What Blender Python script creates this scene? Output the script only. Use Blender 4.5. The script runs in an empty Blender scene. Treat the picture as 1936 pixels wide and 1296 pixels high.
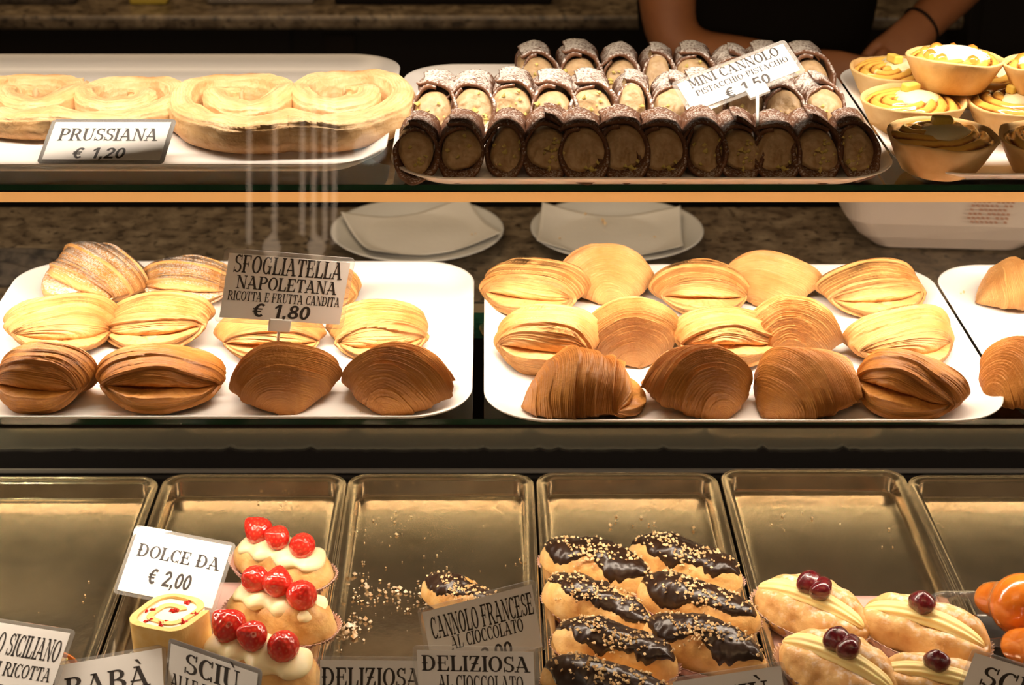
import bpy, math, random
import numpy as np
from mathutils import Matrix, Vector

PI = math.pi
# ------------------------------------------------------------------ camera, world, lights
C = bpy.context.scene.collection
S = bpy.context.scene
W_, H_, F_ = 1936.0, 1296.0, 3100.0
CAMZ, VPX = 1.65, 921.0
PITCH = math.atan((648 + 830) / F_)
SP, CP = math.sin(PITCH), math.cos(PITCH)

cd = bpy.data.cameras.new('camera')
cam = bpy.data.objects.new('camera', cd)
C.objects.link(cam)
cam.location = (0, 0, CAMZ)
cam.rotation_euler = (PI / 2 - PITCH, 0, 0)
cd.sensor_width = 36.0
cd.lens = F_ / W_ * 36.0
cd.shift_x = (W_ / 2 - VPX) / W_
cd.clip_start = 0.05
cd.dof.use_dof = True
cd.dof.focus_distance = 1.52
cd.dof.aperture_fstop = 8.0
S.camera = cam

S.view_settings.view_transform = 'Standard'
S.view_settings.look = 'None'
S.view_settings.exposure = 0.0
S.view_settings.gamma = 1.0
S.view_settings.use_curve_mapping = False

wd = bpy.data.worlds.new('world')
S.world = wd
wd.use_nodes = True
wd.node_tree.nodes['Background'].inputs[0].default_value = (1.0, 0.54, 0.24, 1)
wd.node_tree.nodes['Background'].inputs[1].default_value = 0.045


def area(name, loc, rot, sx, sy, power, col, spread=PI):
    l = bpy.data.lights.new(name, 'AREA')
    l.shape = 'RECTANGLE'
    l.size, l.size_y = sx, sy
    l.energy = power
    l.color = col
    l.spread = spread
    o = bpy.data.objects.new(name, l)
    C.objects.link(o)
    o.location = loc
    o.rotation_euler = rot
    return o


WARM = (1.0, 0.83, 0.66)
ZT, ZM, ZB = 1.146, 0.953, 0.730        # top glass, middle glass, floor of the steel trays
YT, YM = 1.386, 1.302                   # front edges of the two glass shelves
lamp_top = area('roof_lamp', (0.1, 1.487, 1.3435), (math.radians(14), 0, 0), 2.6, 0.004, 6.2, WARM, math.radians(140))
lamp_mid = area('upper_shelf_lamp', (0.1, YT + 0.012, ZT - 0.0105), (math.radians(16), 0, 0), 2.6, 0.006, 11.5, WARM, math.radians(165))
lamp_low = area('lower_shelf_lamp', (0.1, YM + 0.004, ZM - 0.0115), (0, 0, 0), 2.6, 0.006, 7.0, WARM, math.radians(178))
room_fill = area('front_fill', (0.0, 0.1, 2.7), (math.radians(25), 0, 0), 1.6, 1.2, 18, (1.0, 0.64, 0.33))  # unseen fill, added as room ambient and to lift the front rows
staff_fill = area('counter_fill', (-0.5, 2.9, 2.85), (0, 0, 0), 1.6, 0.6, 20, (1.0, 0.72, 0.44))  # unseen fill, added to lift the far counter and worktop


# ------------------------------------------------------------------ pixel -> place
def ray(px, py):
    a = (648.0 - py) / F_
    return Vector(((px - VPX) / F_, CP + a * SP, a * CP - SP))


def atd(px, py, d):
    return Vector((0, 0, CAMZ)) + ray(px, py) * d


def atz(px, py, z):
    r = ray(px, py)
    return atd(px, py, (z - CAMZ) / r.z)


def aty(px, py, y):
    r = ray(px, py)
    return atd(px, py, y / r.y)


# ------------------------------------------------------------------ helpers
def mk(name, v, f, mats, parent=None, smooth=True, attrs=None, midx=None, loc=None, sharp=0):
    me = bpy.data.meshes.new(name)
    v = np.asarray(v, dtype=float)
    me.from_pydata(v.tolist(), [], [tuple(int(i) for i in q) for q in f])
    if not isinstance(mats, (list, tuple)):
        mats = [mats]
    for m in mats:
        me.materials.append(m)
    if midx is not None:
        me.polygons.foreach_set('material_index', np.asarray(midx, dtype=np.int32))
    me.polygons.foreach_set('use_smooth', np.full(len(me.polygons), bool(smooth)))
    for k, a in (attrs or {}).items():
        at = me.attributes.new(k, 'FLOAT', 'POINT')
        at.data.foreach_set('value', np.asarray(a, dtype=np.float32).ravel())
    if sharp:
        me.set_sharp_from_angle(angle=math.radians(sharp))
    me.update()
    o = bpy.data.objects.new(name, me)
    C.objects.link(o)
    if parent is not None:
        o.parent = parent
    if loc is not None:
        o.location = loc
    return o


def empty(name, loc=(0, 0, 0), rz=0.0):
    o = bpy.data.objects.new(name, None)
    o.empty_display_size = 0.02
    C.objects.link(o)
    o.location = loc
    o.rotation_euler = (0, 0, rz)
    return o


def tag(o, label, cat, group=None, kind=None):
    o['label'] = label
    o['category'] = cat
    if group:
        o['group'] = group
    if kind:
        o['kind'] = kind
    return o


def struct(o):
    o['kind'] = 'structure'
    return o


def dup(o, parent=None):
    c = o.copy()
    C.objects.link(c)
    c.parent = parent
    for ch in list(o.children):
        dup(ch, c)
    return c


class Proto:
    """first use takes the object itself, later uses take copies"""
    def __init__(self, build):
        self.build, self.root, self.used = build, None, False

    def get(self):
        if self.root is None:
            self.root = self.build()
            return self.root
        return dup(self.root)


def gridf(nu, nv, cu=False, cv=False, base=0, flip=False):
    f = []
    for i in range(nu if cu else nu - 1):
        for j in range(nv if cv else nv - 1):
            a, b = base + i * nv + j, base + ((i + 1) % nu) * nv + j
            c, d = base + ((i + 1) % nu) * nv + (j + 1) % nv, base + i * nv + (j + 1) % nv
            f.append((a, d, c, b) if flip else (a, b, c, d))
    return f


_DIR = {}


def sn(p, freq, seed=0, oct=1):
    """smooth noise about -1..1 on points p (N,3)"""
    p = np.asarray(p, dtype=float)
    out = np.zeros(len(p))
    amp, tot = 1.0, 0.0
    for o in range(oct):
        key = (seed, o)
        if key not in _DIR:
            r = np.random.RandomState(1000 + seed * 17 + o)
            d = r.normal(size=(6, 3))
            d /= np.linalg.norm(d, axis=1)[:, None]
            _DIR[key] = (d * r.uniform(0.6, 1.5, (6, 1)), r.uniform(0, 2 * PI, 6))
        d, ph = _DIR[key]
        out += amp * np.sin(p @ (d.T * freq * 2 ** o) + ph).sum(1) / 3.2
        tot += amp
        amp *= 0.5
    return out / tot


class MB:
    def __init__(self):
        self.v, self.f, self.n = [], [], 0

    def add(self, v, f):
        v = np.asarray(v, dtype=float).reshape(-1, 3)
        self.v.append(v)
        self.f += [tuple(int(i) + self.n for i in q) for q in f]
        self.n += len(v)
        return self

    def box(self, x0, x1, y0, y1, z0, z1):
        v = [(x, y, z) for x in (x0, x1) for y in (y0, y1) for z in (z0, z1)]
        return self.add(v, [(0, 1, 3, 2), (4, 6, 7, 5), (0, 4, 5, 1), (2, 3, 7, 6), (0, 2, 6, 4), (1, 5, 7, 3)])

    def tube(self, pts, r, n=10, caps=True):
        pts = [Vector(p) for p in pts]
        rr = r if isinstance(r, (list, tuple)) else [r] * len(pts)
        vs = []
        t0 = (pts[1] - pts[0]).normalized()
        up = Vector((0, 0, 1)) if abs(t0.z) < 0.9 else Vector((1, 0, 0))
        for i, p in enumerate(pts):
            t = (pts[min(i + 1, len(pts) - 1)] - pts[max(i - 1, 0)]).normalized()
            a = t.cross(up).normalized()
            b = a.cross(t)
            for k in range(n):
                q = 2 * PI * k / n
                vs.append(p + a * (rr[i] * math.cos(q)) + b * (rr[i] * math.sin(q)))
        f = gridf(len(pts), n, False, True)
        if caps:
            f += [tuple(range(n)), tuple(reversed(range((len(pts) - 1) * n, len(pts) * n)))]
        return self.add([tuple(v) for v in vs], f)

    def arr(self):
        return np.concatenate(self.v), self.f

    def build(self, name, mats, parent=None, smooth=False, **k):
        v, f = self.arr()
        return mk(name, v, f, mats, parent, smooth, **k)


def bevel(o, w, seg=2):
    m = o.modifiers.new('bevel', 'BEVEL')
    m.width = w
    m.segments = seg
    m.limit_method = 'ANGLE'
    return o


def lathe(profile, n=64, wob=0.0, seed=0):
    v = []
    for (r, z) in profile:
        for k in range(n):
            a = 2 * PI * k / n
            rr = r * (1 + wob * math.sin(3 * a + seed) * 0.6 + wob * math.sin(5 * a + 2 * seed) * 0.4)
            v.append((rr * math.cos(a), rr * math.sin(a), z))
    return np.array(v), gridf(len(profile), n, False, True)


def rrect(hx, hy, r, n=10):
    pts = []
    for (cx, cy, a0) in ((hx - r, hy - r, 0), (-hx + r, hy - r, PI / 2), (-hx + r, -hy + r, PI), (hx - r, -hy + r, 1.5 * PI)):
        for k in range(n + 1):
            a = a0 + PI / 2 * k / n
            pts.append((cx + r * math.cos(a), cy + r * math.sin(a)))
    return pts


def rtray(hx, hy, r, prof, n=10):
    """prof: (outward offset, z) list from the middle of the floor outwards, round the lip and back under"""
    v, m = [], 4 * (n + 1)
    for (o, z) in prof:
        rr = max(0.004, r + o)
        for (x, y) in rrect(hx + o, hy + o, rr, n):
            v.append((x, y, z))
    f = gridf(len(prof), m, False, True)
    f.append(tuple(range(m)))
    f.append(tuple(reversed(range((len(prof) - 1) * m, len(prof) * m))))
    return v, f


# ------------------------------------------------------------------ materials
def new_mat(name):
    m = bpy.data.materials.new(name)
    m.use_nodes = True
    nt = m.node_tree
    return m, nt, nt.nodes['Principled BSDF'], nt.nodes, nt.links


def rgba(c):
    return (c[0], c[1], c[2], 1.0)


def ramp(nt, src, stops):
    r = nt.nodes.new('ShaderNodeValToRGB')
    el = r.color_ramp.elements
    while len(el) < len(stops):
        el.new(0.5)
    for e, (p, c) in zip(el, stops):
        e.position = p
        e.color = rgba(c) if len(c) == 3 else c
    nt.links.new(src, r.inputs[0])
    return r.outputs[0]


def tex(nt, scale, detail=4, rough=0.55, dist=0.0, vec=None):
    n = nt.nodes.new('ShaderNodeTexNoise')
    n.inputs['Scale'].default_value = scale
    n.inputs['Detail'].default_value = detail
    n.inputs['Roughness'].default_value = rough
    n.inputs['Distortion'].default_value = dist
    if vec is None:
        tc = nt.nodes.new('ShaderNodeTexCoord')
        vec = tc.outputs['Object']
    nt.links.new(vec, n.inputs['Vector'])
    return n.outputs['Fac']


def mixc(nt, fac, a, b, mode='MIX'):
    m = nt.nodes.new('ShaderNodeMix')
    m.data_type = 'RGBA'
    m.blend_type = mode
    for s, x in ((0, fac), (6, a), (7, b)):
        if hasattr(x, 'is_linked'):
            nt.links.new(x, m.inputs[s])
        elif s == 0:
            m.inputs[0].default_value = x
        else:
            m.inputs[s].default_value = rgba(x)
    return m.outputs[2]


def attr(nt, name):
    a = nt.nodes.new('ShaderNodeAttribute')
    a.attribute_name = name
    return a.outputs['Fac']


def mth(nt, op, a, b=0.0, clamp=False):
    m = nt.nodes.new('ShaderNodeMath')
    m.operation = op
    m.use_clamp = clamp
    for i, x in enumerate((a, b)):
        if hasattr(x, 'is_linked'):
            nt.links.new(x, m.inputs[i])
        else:
            m.inputs[i].default_value = x
    return m.outputs[0]


def bump(nt, p, h, dist=0.001, strength=0.6):
    b = nt.nodes.new('ShaderNodeBump')
    b.inputs['Distance'].default_value = dist
    b.inputs['Strength'].default_value = strength
    nt.links.new(h, b.inputs['Height'])
    nt.links.new(b.outputs[0], p.inputs['Normal'])


def simple(name, stops, scale=30, rough=0.5, metal=0.0, bmp=0.0, bscale=None, coat=0.0, sss=0.0, detail=4, spec=0.5):
    m, nt, p, N, L = new_mat(name)
    if len(stops) == 1:
        p.inputs['Base Color'].default_value = rgba(stops[0][1])
    else:
        L.new(ramp(nt, tex(nt, scale, detail), stops), p.inputs['Base Color'])
    p.inputs['Roughness'].default_value = rough
    p.inputs['Metallic'].default_value = metal
    p.inputs['Coat Weight'].default_value = coat
    p.inputs['Coat Roughness'].default_value = 0.08
    p.inputs['Specular IOR Level'].default_value = spec
    if sss:
        p.inputs['Subsurface Weight'].default_value = sss
        p.inputs['Subsurface Radius'].default_value = (0.006, 0.003, 0.0015)
        p.inputs['Subsurface Scale'].default_value = 1.0
    if bmp:
        bump(nt, p, tex(nt, bscale or scale * 3, 5), bmp)
    return m


def plain(name, c, rough=0.5, **k):
    return simple(name, [(0, c)], rough=rough, **k)


def sugar_layer(nt, col, lo, hi, scale=420, upmin=0.2, amount=1.0):
    """powdered sugar that fell from above: patches of white specks on faces that look up"""
    g = nt.nodes.new('ShaderNodeNewGeometry')
    sx = nt.nodes.new('ShaderNodeSeparateXYZ')
    nt.links.new(g.outputs['Normal'], sx.inputs[0])
    up = nt.nodes.new('ShaderNodeMapRange')
    up.inputs[1].default_value = upmin
    up.inputs[2].default_value = 0.85
    nt.links.new(sx.outputs[2], up.inputs[0])
    n = tex(nt, scale, 2, 0.6)
    big = tex(nt, scale / 12, 2)
    s = mth(nt, 'ADD', mth(nt, 'MULTIPLY', n, 0.8), mth(nt, 'MULTIPLY', big, 0.35))
    s = mth(nt, 'ADD', s, mth(nt, 'MULTIPLY', up.outputs[0], 0.22))
    mr = nt.nodes.new('ShaderNodeMapRange')
    mr.inputs[1].default_value = lo
    mr.inputs[2].default_value = hi
    nt.links.new(s, mr.inputs[0])
    fac = mth(nt, 'MULTIPLY', mth(nt, 'MULTIPLY', mr.outputs[0], up.outputs[0], True), amount, True)
    return mixc(nt, fac, col, (0.88, 0.83, 0.78))


def pastry_mat(name, light, mid, brown, sugar=False, lines=1.7, amt=0.8):
    m, nt, p, N, L = new_mat(name)
    col = ramp(nt, tex(nt, 22, 4), [(0.30, mid), (0.62, light)])
    ph = mth(nt, 'ADD', mth(nt, 'MULTIPLY', attr(nt, 'phase'), lines), mth(nt, 'MULTIPLY', tex(nt, 70, 3), 2.2))
    ln = mth(nt, 'FRACT', ph)
    streak = mth(nt, 'MULTIPLY', mth(nt, 'POWER', ln, 2.0), tex(nt, 45, 3))
    rid = attr(nt, 'ridge')
    col = mixc(nt, mth(nt, 'ADD', mth(nt, 'MULTIPLY', rid, 0.35), mth(nt, 'MULTIPLY', streak, 1.0), True), col, mid)
    bk = attr(nt, 'bake')
    fac = mth(nt, 'ADD', bk, mth(nt, 'MULTIPLY', mth(nt, 'SUBTRACT', tex(nt, 60, 4), 0.5), 0.7), True)
    col = mixc(nt, fac, col, brown)
    if sugar:
        col = sugar_layer(nt, col, 0.72, 0.84, 500, 0.2, 0.8)
    L.new(col, p.inputs['Base Color'])
    p.inputs['Roughness'].default_value = 0.45
    p.inputs['Specular IOR Level'].default_value = 0.4
    hgt = mth(nt, 'ADD', ln, mth(nt, 'MULTIPLY', tex(nt, 260, 3), 0.6))
    bump(nt, p, hgt, 0.0014, amt)
    return m


M = {}
M['puff'] = pastry_mat('flaky_pastry', (0.80, 0.48, 0.19), (0.58, 0.25, 0.065), (0.30, 0.095, 0.02))
M['puff_shade'] = pastry_mat('flaky_pastry_shade', (0.64, 0.29, 0.06), (0.42, 0.15, 0.025), (0.22, 0.06, 0.010))  # darker copy for the front rows, their shade put into the colour
M['puff_sugar'] = pastry_mat('flaky_pastry_sugar', (0.80, 0.48, 0.19), (0.58, 0.25, 0.065), (0.30, 0.095, 0.02), True)
M['palmier'] = pastry_mat('palmier_pastry', (0.84, 0.62, 0.34), (0.66, 0.38, 0.15), (0.38, 0.12, 0.022), False, 1.3, 1.0)
M['melamine'] = plain('white_melamine', (0.86, 0.83, 0.80), 0.32)
M['choux'] = simple('choux', [(0.28, (0.42, 0.17, 0.035)), (0.5, (0.72, 0.43, 0.145)), (0.75, (0.84, 0.62, 0.31))], 34, 0.5, bmp=0.0022, bscale=110, sss=0.1)


def choux_sugar():
    m, nt, p, N, L = new_mat('choux_sugar')
    col = ramp(nt, tex(nt, 40, 4), [(0.3, (0.50, 0.22, 0.05)), (0.62, (0.78, 0.50, 0.20))])
    L.new(sugar_layer(nt, col, 0.74, 0.98, 150, 0.1, 0.75), p.inputs['Base Color'])
    p.inputs['Roughness'].default_value = 0.6
    bump(nt, p, tex(nt, 90, 6), 0.0022)
    return m


M['choux_sugar'] = choux_sugar()
M['choc'] = simple('chocolate', [(0.3, (0.016, 0.007, 0.004)), (0.7, (0.032, 0.014, 0.007))], 60, 0.28, bmp=0.0006, bscale=150)
M['nuts'] = simple('chopped_nuts', [(0.3, (0.55, 0.30, 0.10)), (0.6, (0.80, 0.60, 0.33))], 200, 0.6)
M['pist'] = simple('pistachio', [(0.35, (0.62, 0.52, 0.13)), (0.65, (0.78, 0.64, 0.24))], 150, 0.55)
M['cream_n'] = simple('hazelnut_cream', [(0.3, (0.42, 0.26, 0.12)), (0.7, (0.62, 0.44, 0.25))], 110, 0.42, bmp=0.002, bscale=200, sss=0.1)
M['cream'] = simple('custard', [(0.3, (0.85, 0.70, 0.36)), (0.7, (0.90, 0.80, 0.52))], 50, 0.4, sss=0.2, bmp=0.0006, bscale=90)
M['cream_y'] = simple('yellow_custard', [(0.3, (0.86, 0.66, 0.25)), (0.7, (0.90, 0.74, 0.34))], 50, 0.4, sss=0.2)
M['cream_w'] = simple('white_cream', [(0.3, (0.84, 0.78, 0.62)), (0.7, (0.90, 0.86, 0.74))], 50, 0.4, sss=0.2, bmp=0.0006, bscale=90)
M['cherry'] = simple('cherry', [(0.3, (0.06, 0.003, 0.006)), (0.7, (0.16, 0.008, 0.012))], 120, 0.14, coat=0.8, bmp=0.002, bscale=180)
M['paper_pink'] = plain('pink_paper', (0.78, 0.52, 0.46), 0.8)
M['paper_white'] = plain('cup_paper', (0.82, 0.64, 0.54), 0.8)
M['liner'] = simple('liner_paper', [(0.3, (0.60, 0.38, 0.33)), (0.7, (0.66, 0.42, 0.36))], 15, 0.7)
M['baba'] = simple('soaked_sponge', [(0.3, (0.52, 0.12, 0.008)), (0.7, (0.66, 0.20, 0.02))], 60, 0.16, coat=0.8, bmp=0.001, bscale=120)
M['sponge'] = simple('yellow_sponge', [(0.3, (0.78, 0.48, 0.13)), (0.7, (0.86, 0.62, 0.25))], 90, 0.7, bmp=0.0008, bscale=220)
M['card'] = plain('card_paper', (0.82, 0.80, 0.77), 0.5)
M['ink'] = plain('ink', (0.025, 0.018, 0.015), 0.5)
M['clip'] = plain('clip_plastic', (0.80, 0.78, 0.74), 0.35)
M['black'] = plain('black_metal', (0.006, 0.005, 0.0045), 0.6, spec=0.12)
M['dark'] = plain('dark_laminate', (0.005, 0.004, 0.0035), 0.7, spec=0.12)
M['wall'] = simple('dark_wall', [(0.3, (0.007, 0.005, 0.004)), (0.7, (0.010, 0.007, 0.005))], 6, 0.8, spec=0.1)
M['floor'] = simple('floor_tile', [(0.3, (0.04, 0.03, 0.025)), (0.7, (0.06, 0.05, 0.04))], 8, 0.6)
M['plate'] = plain('porcelain', (0.62, 0.60, 0.54), 0.18)
M['napkin'] = simple('napkin', [(0.3, (0.62, 0.58, 0.50)), (0.7, (0.68, 0.64, 0.56))], 10, 0.85, bmp=0.002, bscale=40)
M['bag'] = simple('bag_paper', [(0.3, (0.58, 0.46, 0.36)), (0.7, (0.66, 0.53, 0.42))], 6, 0.8, bmp=0.004, bscale=12)
M['print'] = plain('bag_print', (0.42, 0.20, 0.12), 0.8)
M['skin'] = simple('skin', [(0.3, (0.27, 0.10, 0.036)), (0.7, (0.32, 0.125, 0.045))], 30, 0.55, sss=0.1)
M['shirt'] = plain('black_cloth', (0.0035, 0.003, 0.003), 0.9, spec=0.04)
M['hair'] = plain('hair', (0.02, 0.012, 0.008), 0.6)
M['crumb'] = simple('crumb', [(0.35, (0.55, 0.30, 0.10)), (0.6, (0.86, 0.76, 0.60))], 90, 0.7)
M['rag'] = simple('striped_cloth', [(0.4, (0.02, 0.016, 0.012)), (0.6, (0.09, 0.07, 0.05))], 40, 0.9)
M['yellow'] = plain('yellow_card', (0.55, 0.42, 0.05), 0.6)
M['grey_st'] = plain('grey_metal', (0.25, 0.22, 0.18), 0.4, metal=0.6)
M['citron'] = simple('citron', [(0.3, (0.80, 0.56, 0.08)), (0.7, (0.86, 0.66, 0.16))], 120, 0.45, spec=0.3)
M['shortcrust'] = simple('shortcrust', [(0.3, (0.66, 0.38, 0.13)), (0.6, (0.80, 0.54, 0.23)), (0.8, (0.84, 0.60, 0.29))], 35, 0.6, bmp=0.0008, bscale=180, detail=6)


def granite_mat():
    m, nt, p, N, L = new_mat('granite')
    a = ramp(nt, tex(nt, 30, 5, 0.6), [(0.36, (0.075, 0.052, 0.030)), (0.60, (0.20, 0.15, 0.092)), (0.75, (0.30, 0.24, 0.155))])
    b = ramp(nt, tex(nt, 75, 3, 0.6), [(0.36, (0, 0, 0)), (0.46, (1, 1, 1))])
    L.new(mixc(nt, b, (0.035, 0.024, 0.014), a), p.inputs['Base Color'])
    p.inputs['Roughness'].default_value = 0.32
    return m


M['granite'] = granite_mat()


def steel_mat():
    m, nt, p, N, L = new_mat('tray_steel')
    n = tex(nt, 9, 6, 0.65)
    L.new(ramp(nt, n, [(0.3, (0.42, 0.335, 0.22)), (0.7, (0.62, 0.52, 0.37))]), p.inputs['Base Color'])
    p.inputs['Metallic'].default_value = 0.95
    r = nt.nodes.new('ShaderNodeMapRange')
    r.inputs[3].default_value = 0.10
    r.inputs[4].default_value = 0.22
    L.new(tex(nt, 25, 5, 0.7), r.inputs[0])
    L.new(r.outputs[0], p.inputs['Roughness'])
    bump(nt, p, tex(nt, 60, 4), 0.0003, 0.5)
    return m


M['steel'] = steel_mat()


def panel_mat():
    m, nt, p, N, L = new_mat('rear_panel_glazing')
    p.inputs['Base Color'].default_value = (0.46, 0.42, 0.30, 1)
    p.inputs['Roughness'].default_value = 0.16
    p.inputs['Metallic'].default_value = 0.85
    return m


M['panel'] = panel_mat()


def pane_mat(name, tint=(1, 1, 1), refl=1.0, rough=0.0, ior=1.5, milk=0.0, milkcol=(0.9, 0.88, 0.84)):
    m, nt, p, N, L = new_mat(name)
    N.remove(p)
    out = N['Material Output']
    t = N.new('ShaderNodeBsdfTransparent')
    t.inputs[0].default_value = rgba(tint)
    g = N.new('ShaderNodeBsdfGlossy')
    g.inputs['Roughness'].default_value = rough
    fr = N.new('ShaderNodeFresnel')
    fr.inputs[0].default_value = ior
    mx = N.new('ShaderNodeMixShader')
    L.new(mth(nt, 'MULTIPLY', fr.outputs[0], refl), mx.inputs[0])
    L.new(t.outputs[0], mx.inputs[1])
    L.new(g.outputs[0], mx.inputs[2])
    last = mx.outputs[0]
    if milk:
        d = N.new('ShaderNodeBsdfDiffuse')
        d.inputs[0].default_value = rgba(milkcol)
        m2 = N.new('ShaderNodeMixShader')
        m2.inputs[0].default_value = milk
        L.new(last, m2.inputs[1])
        L.new(d.outputs[0], m2.inputs[2])
        last = m2.outputs[0]
    L.new(last, out.inputs['Surface'])
    return m


M['glass'] = pane_mat('shelf_glass', (0.93, 0.97, 0.93), 1.0)
M['front'] = pane_mat('front_glass', (0.985, 0.985, 0.98), 0.8)
M['laminate'] = pane_mat('laminate', (0.97, 0.97, 0.97), 1.0, 0.05, 1.45, 0.14)
M['clear'] = pane_mat('clear_plastic', (0.96, 0.95, 0.93), 1.3, 0.02, 1.5, 0.03)
M['edge'] = plain('glass_edge', (0.010, 0.045, 0.024), 0.08)


def emis(name, col, s, base=(0.5, 0.4, 0.3)):
    m, nt, p, N, L = new_mat(name)
    p.inputs['Base Color'].default_value = rgba(base)
    p.inputs['Emission Color'].default_value = rgba(col)
    p.inputs['Emission Strength'].default_value = s
    p.inputs['Roughness'].default_value = 0.4
    return m


M['diffuser'] = emis('lamp_diffuser', (1.0, 0.42, 0.10), 0.55, (0.7, 0.5, 0.3))
M['led'] = emis('led_strip', (1.0, 0.78, 0.50), 2.0)


def strawberry_mat():
    m, nt, p, N, L = new_mat('strawberry')
    sd = attr(nt, 'seed')
    col = ramp(nt, tex(nt, 60, 3), [(0.3, (0.50, 0.010, 0.008)), (0.7, (0.72, 0.045, 0.022))])
    L.new(mixc(nt, sd, col, (0.80, 0.28, 0.12)), p.inputs['Base Color'])
    p.inputs['Roughness'].default_value = 0.18
    p.inputs['Coat Weight'].default_value = 0.7
    p.inputs['Subsurface Weight'].default_value = 0.1
    p.inputs['Subsurface Radius'].default_value = (0.006, 0.001, 0.001)
    return m


M['strawberry'] = strawberry_mat()


def cannolo_mat(nm, sug):
    m, nt, p, N, L = new_mat(nm)
    col = ramp(nt, tex(nt, 55, 5, 0.65), [(0.3, (0.085, 0.030, 0.013)), (0.55, (0.17, 0.068, 0.030)), (0.75, (0.27, 0.125, 0.060))])
    L.new(sugar_layer(nt, col, *sug) if sug else col, p.inputs['Base Color'])
    p.inputs['Roughness'].default_value = 0.55
    bump(nt, p, tex(nt, 160, 5), 0.0012, 0.8)
    return m


M['cannolo'] = cannolo_mat('cocoa_shell', (0.68, 0.86, 420, 0.1, 0.9))
M['cannolo_bare'] = cannolo_mat('cocoa_shell_bare', (0.80, 0.94, 560, -0.5, 0.7))


def tart_fill_mat():
    m, nt, p, N, L = new_mat('baked_custard')
    rd = attr(nt, 'ridge')
    n = mth(nt, 'ADD', rd, mth(nt, 'MULTIPLY', mth(nt, 'SUBTRACT', tex(nt, 120, 4), 0.5), 0.9), True)
    L.new(ramp(nt, n, [(0.15, (0.82, 0.46, 0.09)), (0.5, (0.55, 0.22, 0.035)), (0.9, (0.20, 0.055, 0.010))]), p.inputs['Base Color'])
    p.inputs['Roughness'].default_value = 0.15
    p.inputs['Coat Weight'].default_value = 0.6
    bump(nt, p, tex(nt, 110, 4), 0.001)
    return m


M['tartfill'] = tart_fill_mat()

# ------------------------------------------------------------------ the setting
XL, XR = -3.0, 3.0
struct(MB().box(XL, XR, -2.0, 4.2, -0.05, 0.0).build('floor', M['floor']))
struct(MB().box(XL, XR, 4.2, 4.3, 0, 3.0).build('wall_back', M['wall']))
struct(MB().box(XL, XR, -2.0, 4.2, 3.0, 3.05).build('ceiling', M['wall']))

# ------------------------------------------------------------------ display case
case = tag(empty('display_case', (0, 1.3, 0)), 'glass fronted pastry display case with two lit glass shelves', 'display case')


def cpart(mb, name, mats, smooth=False, **k):
    o = mb.build(name, mats, None, smooth, **k)
    o.parent = case
    o.matrix_parent_inverse = Matrix.Translation((0, -1.3, 0))
    return o


def glass_shelf(z, y0, y1):
    m = MB().box(-1.35, 1.55, y0, y1, z - 0.0058, z)
    # faces 2 (front, y0) and 3 (back) are the green edges
    o = cpart(m, 'glass_shelf', [M['glass'], M['edge']], midx=[0, 0, 1, 1, 0, 0])
    fs = o.data.polygons
    for p in fs:
        p.material_index = 1 if abs(p.normal.y) > 0.7 else 0
    return o


glass_shelf(ZT, YT, 1.70)
glass_shelf(ZM, YM, 1.533)
# lamp housing under the upper shelf: warm lit front strip, dark lips
cpart(MB().box(-1.35, 1.55, YT + 0.002, YT + 0.0045, ZT - 0.0175, ZT - 0.0082), 'lamp_diffuser', M['diffuser'])
cpart(MB().box(-1.35, 1.55, YT + 0.002, YT + 0.022, ZT - 0.0080, ZT - 0.0060), 'lamp_housing', M['black'])
cpart(MB().box(-1.35, 1.55, YT + 0.006, YT + 0.018, ZT - 0.0095, ZT - 0.0082), 'lamp_strip', M['led'])
cpart(MB().box(-1.35, 1.55, YM + 0.001, YM + 0.010, ZM - 0.0100, ZM - 0.0060), 'lamp_housing', M['black'])
# roof out of view; its lips are shaped to bound the light band
roof = MB().box(-1.35, 1.55, 1.212, 1.72, 1.358, 1.376)
roof.box(-1.35, 1.55, 1.472, 1.477, 1.309, 1.358).box(-1.35, 1.55, 1.500, 1.504, 1.3335, 1.358)
cpart(roof, 'roof', M['black'])
# rear panel below the middle shelf: a pale glazed door with a dirty black seal at its foot
cpart(MB().box(-1.35, 1.55, 1.600, 1.606, ZB + 0.018, ZM - 0.02), 'rear_panel', M['panel'])
rng = random.Random(4)
nseg = 420
seal = []
for i in range(nseg + 1):
    x = -1.35 + 2.9 * i / nseg
    z = ZB + 0.0245 + 0.0012 * rng.random() + (0.0045 * rng.random() if rng.random() < 0.14 else 0)
    seal.append((x, z))
sv = [(x, 1.594, ZB - 0.005) for x, z in seal] + [(x, 1.594, z) for x, z in seal] + [(x, 1.599, z) for x, z in seal]
cpart(MB().add(sv, gridf(3, nseg + 1)), 'door_seal', M['black'])
cpart(MB().box(-1.35, 1.55, 1.582, 1.586, ZB + 0.005, ZB + 0.0085), 'rail', M['grey_st'])
cpart(MB().box(-1.35, 1.55, 1.05, 1.62, ZB - 0.06, ZB - 0.008), 'base_deck', M['black'])
cpart(MB().box(-1.35, 1.55, 1.05, 1.66, 0.0, ZB - 0.062), 'plinth', M['dark'])
# front pane leaning back, and side panes
pv = [(-1.35, 1.040, ZB - 0.06), (1.55, 1.040, ZB - 0.06), (1.55, 1.210, 1.372), (-1.35, 1.210, 1.372)]
pv2 = [(x, y + 0.006, z) for x, y, z in pv]
cpart(MB().add(pv + pv2, [(0, 1, 2, 3)]), 'front_pane', M['front'])
for x in (-1.352, 1.55):
    cpart(MB().box(x, x + 0.004, 1.26, 1.70, ZB - 0.06, 1.352), 'side_panel', M['dark'])
for l in (lamp_top, lamp_mid, lamp_low):
    l.parent = case
    l.matrix_parent_inverse = Matrix.Translation((0, -1.3, 0))

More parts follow.
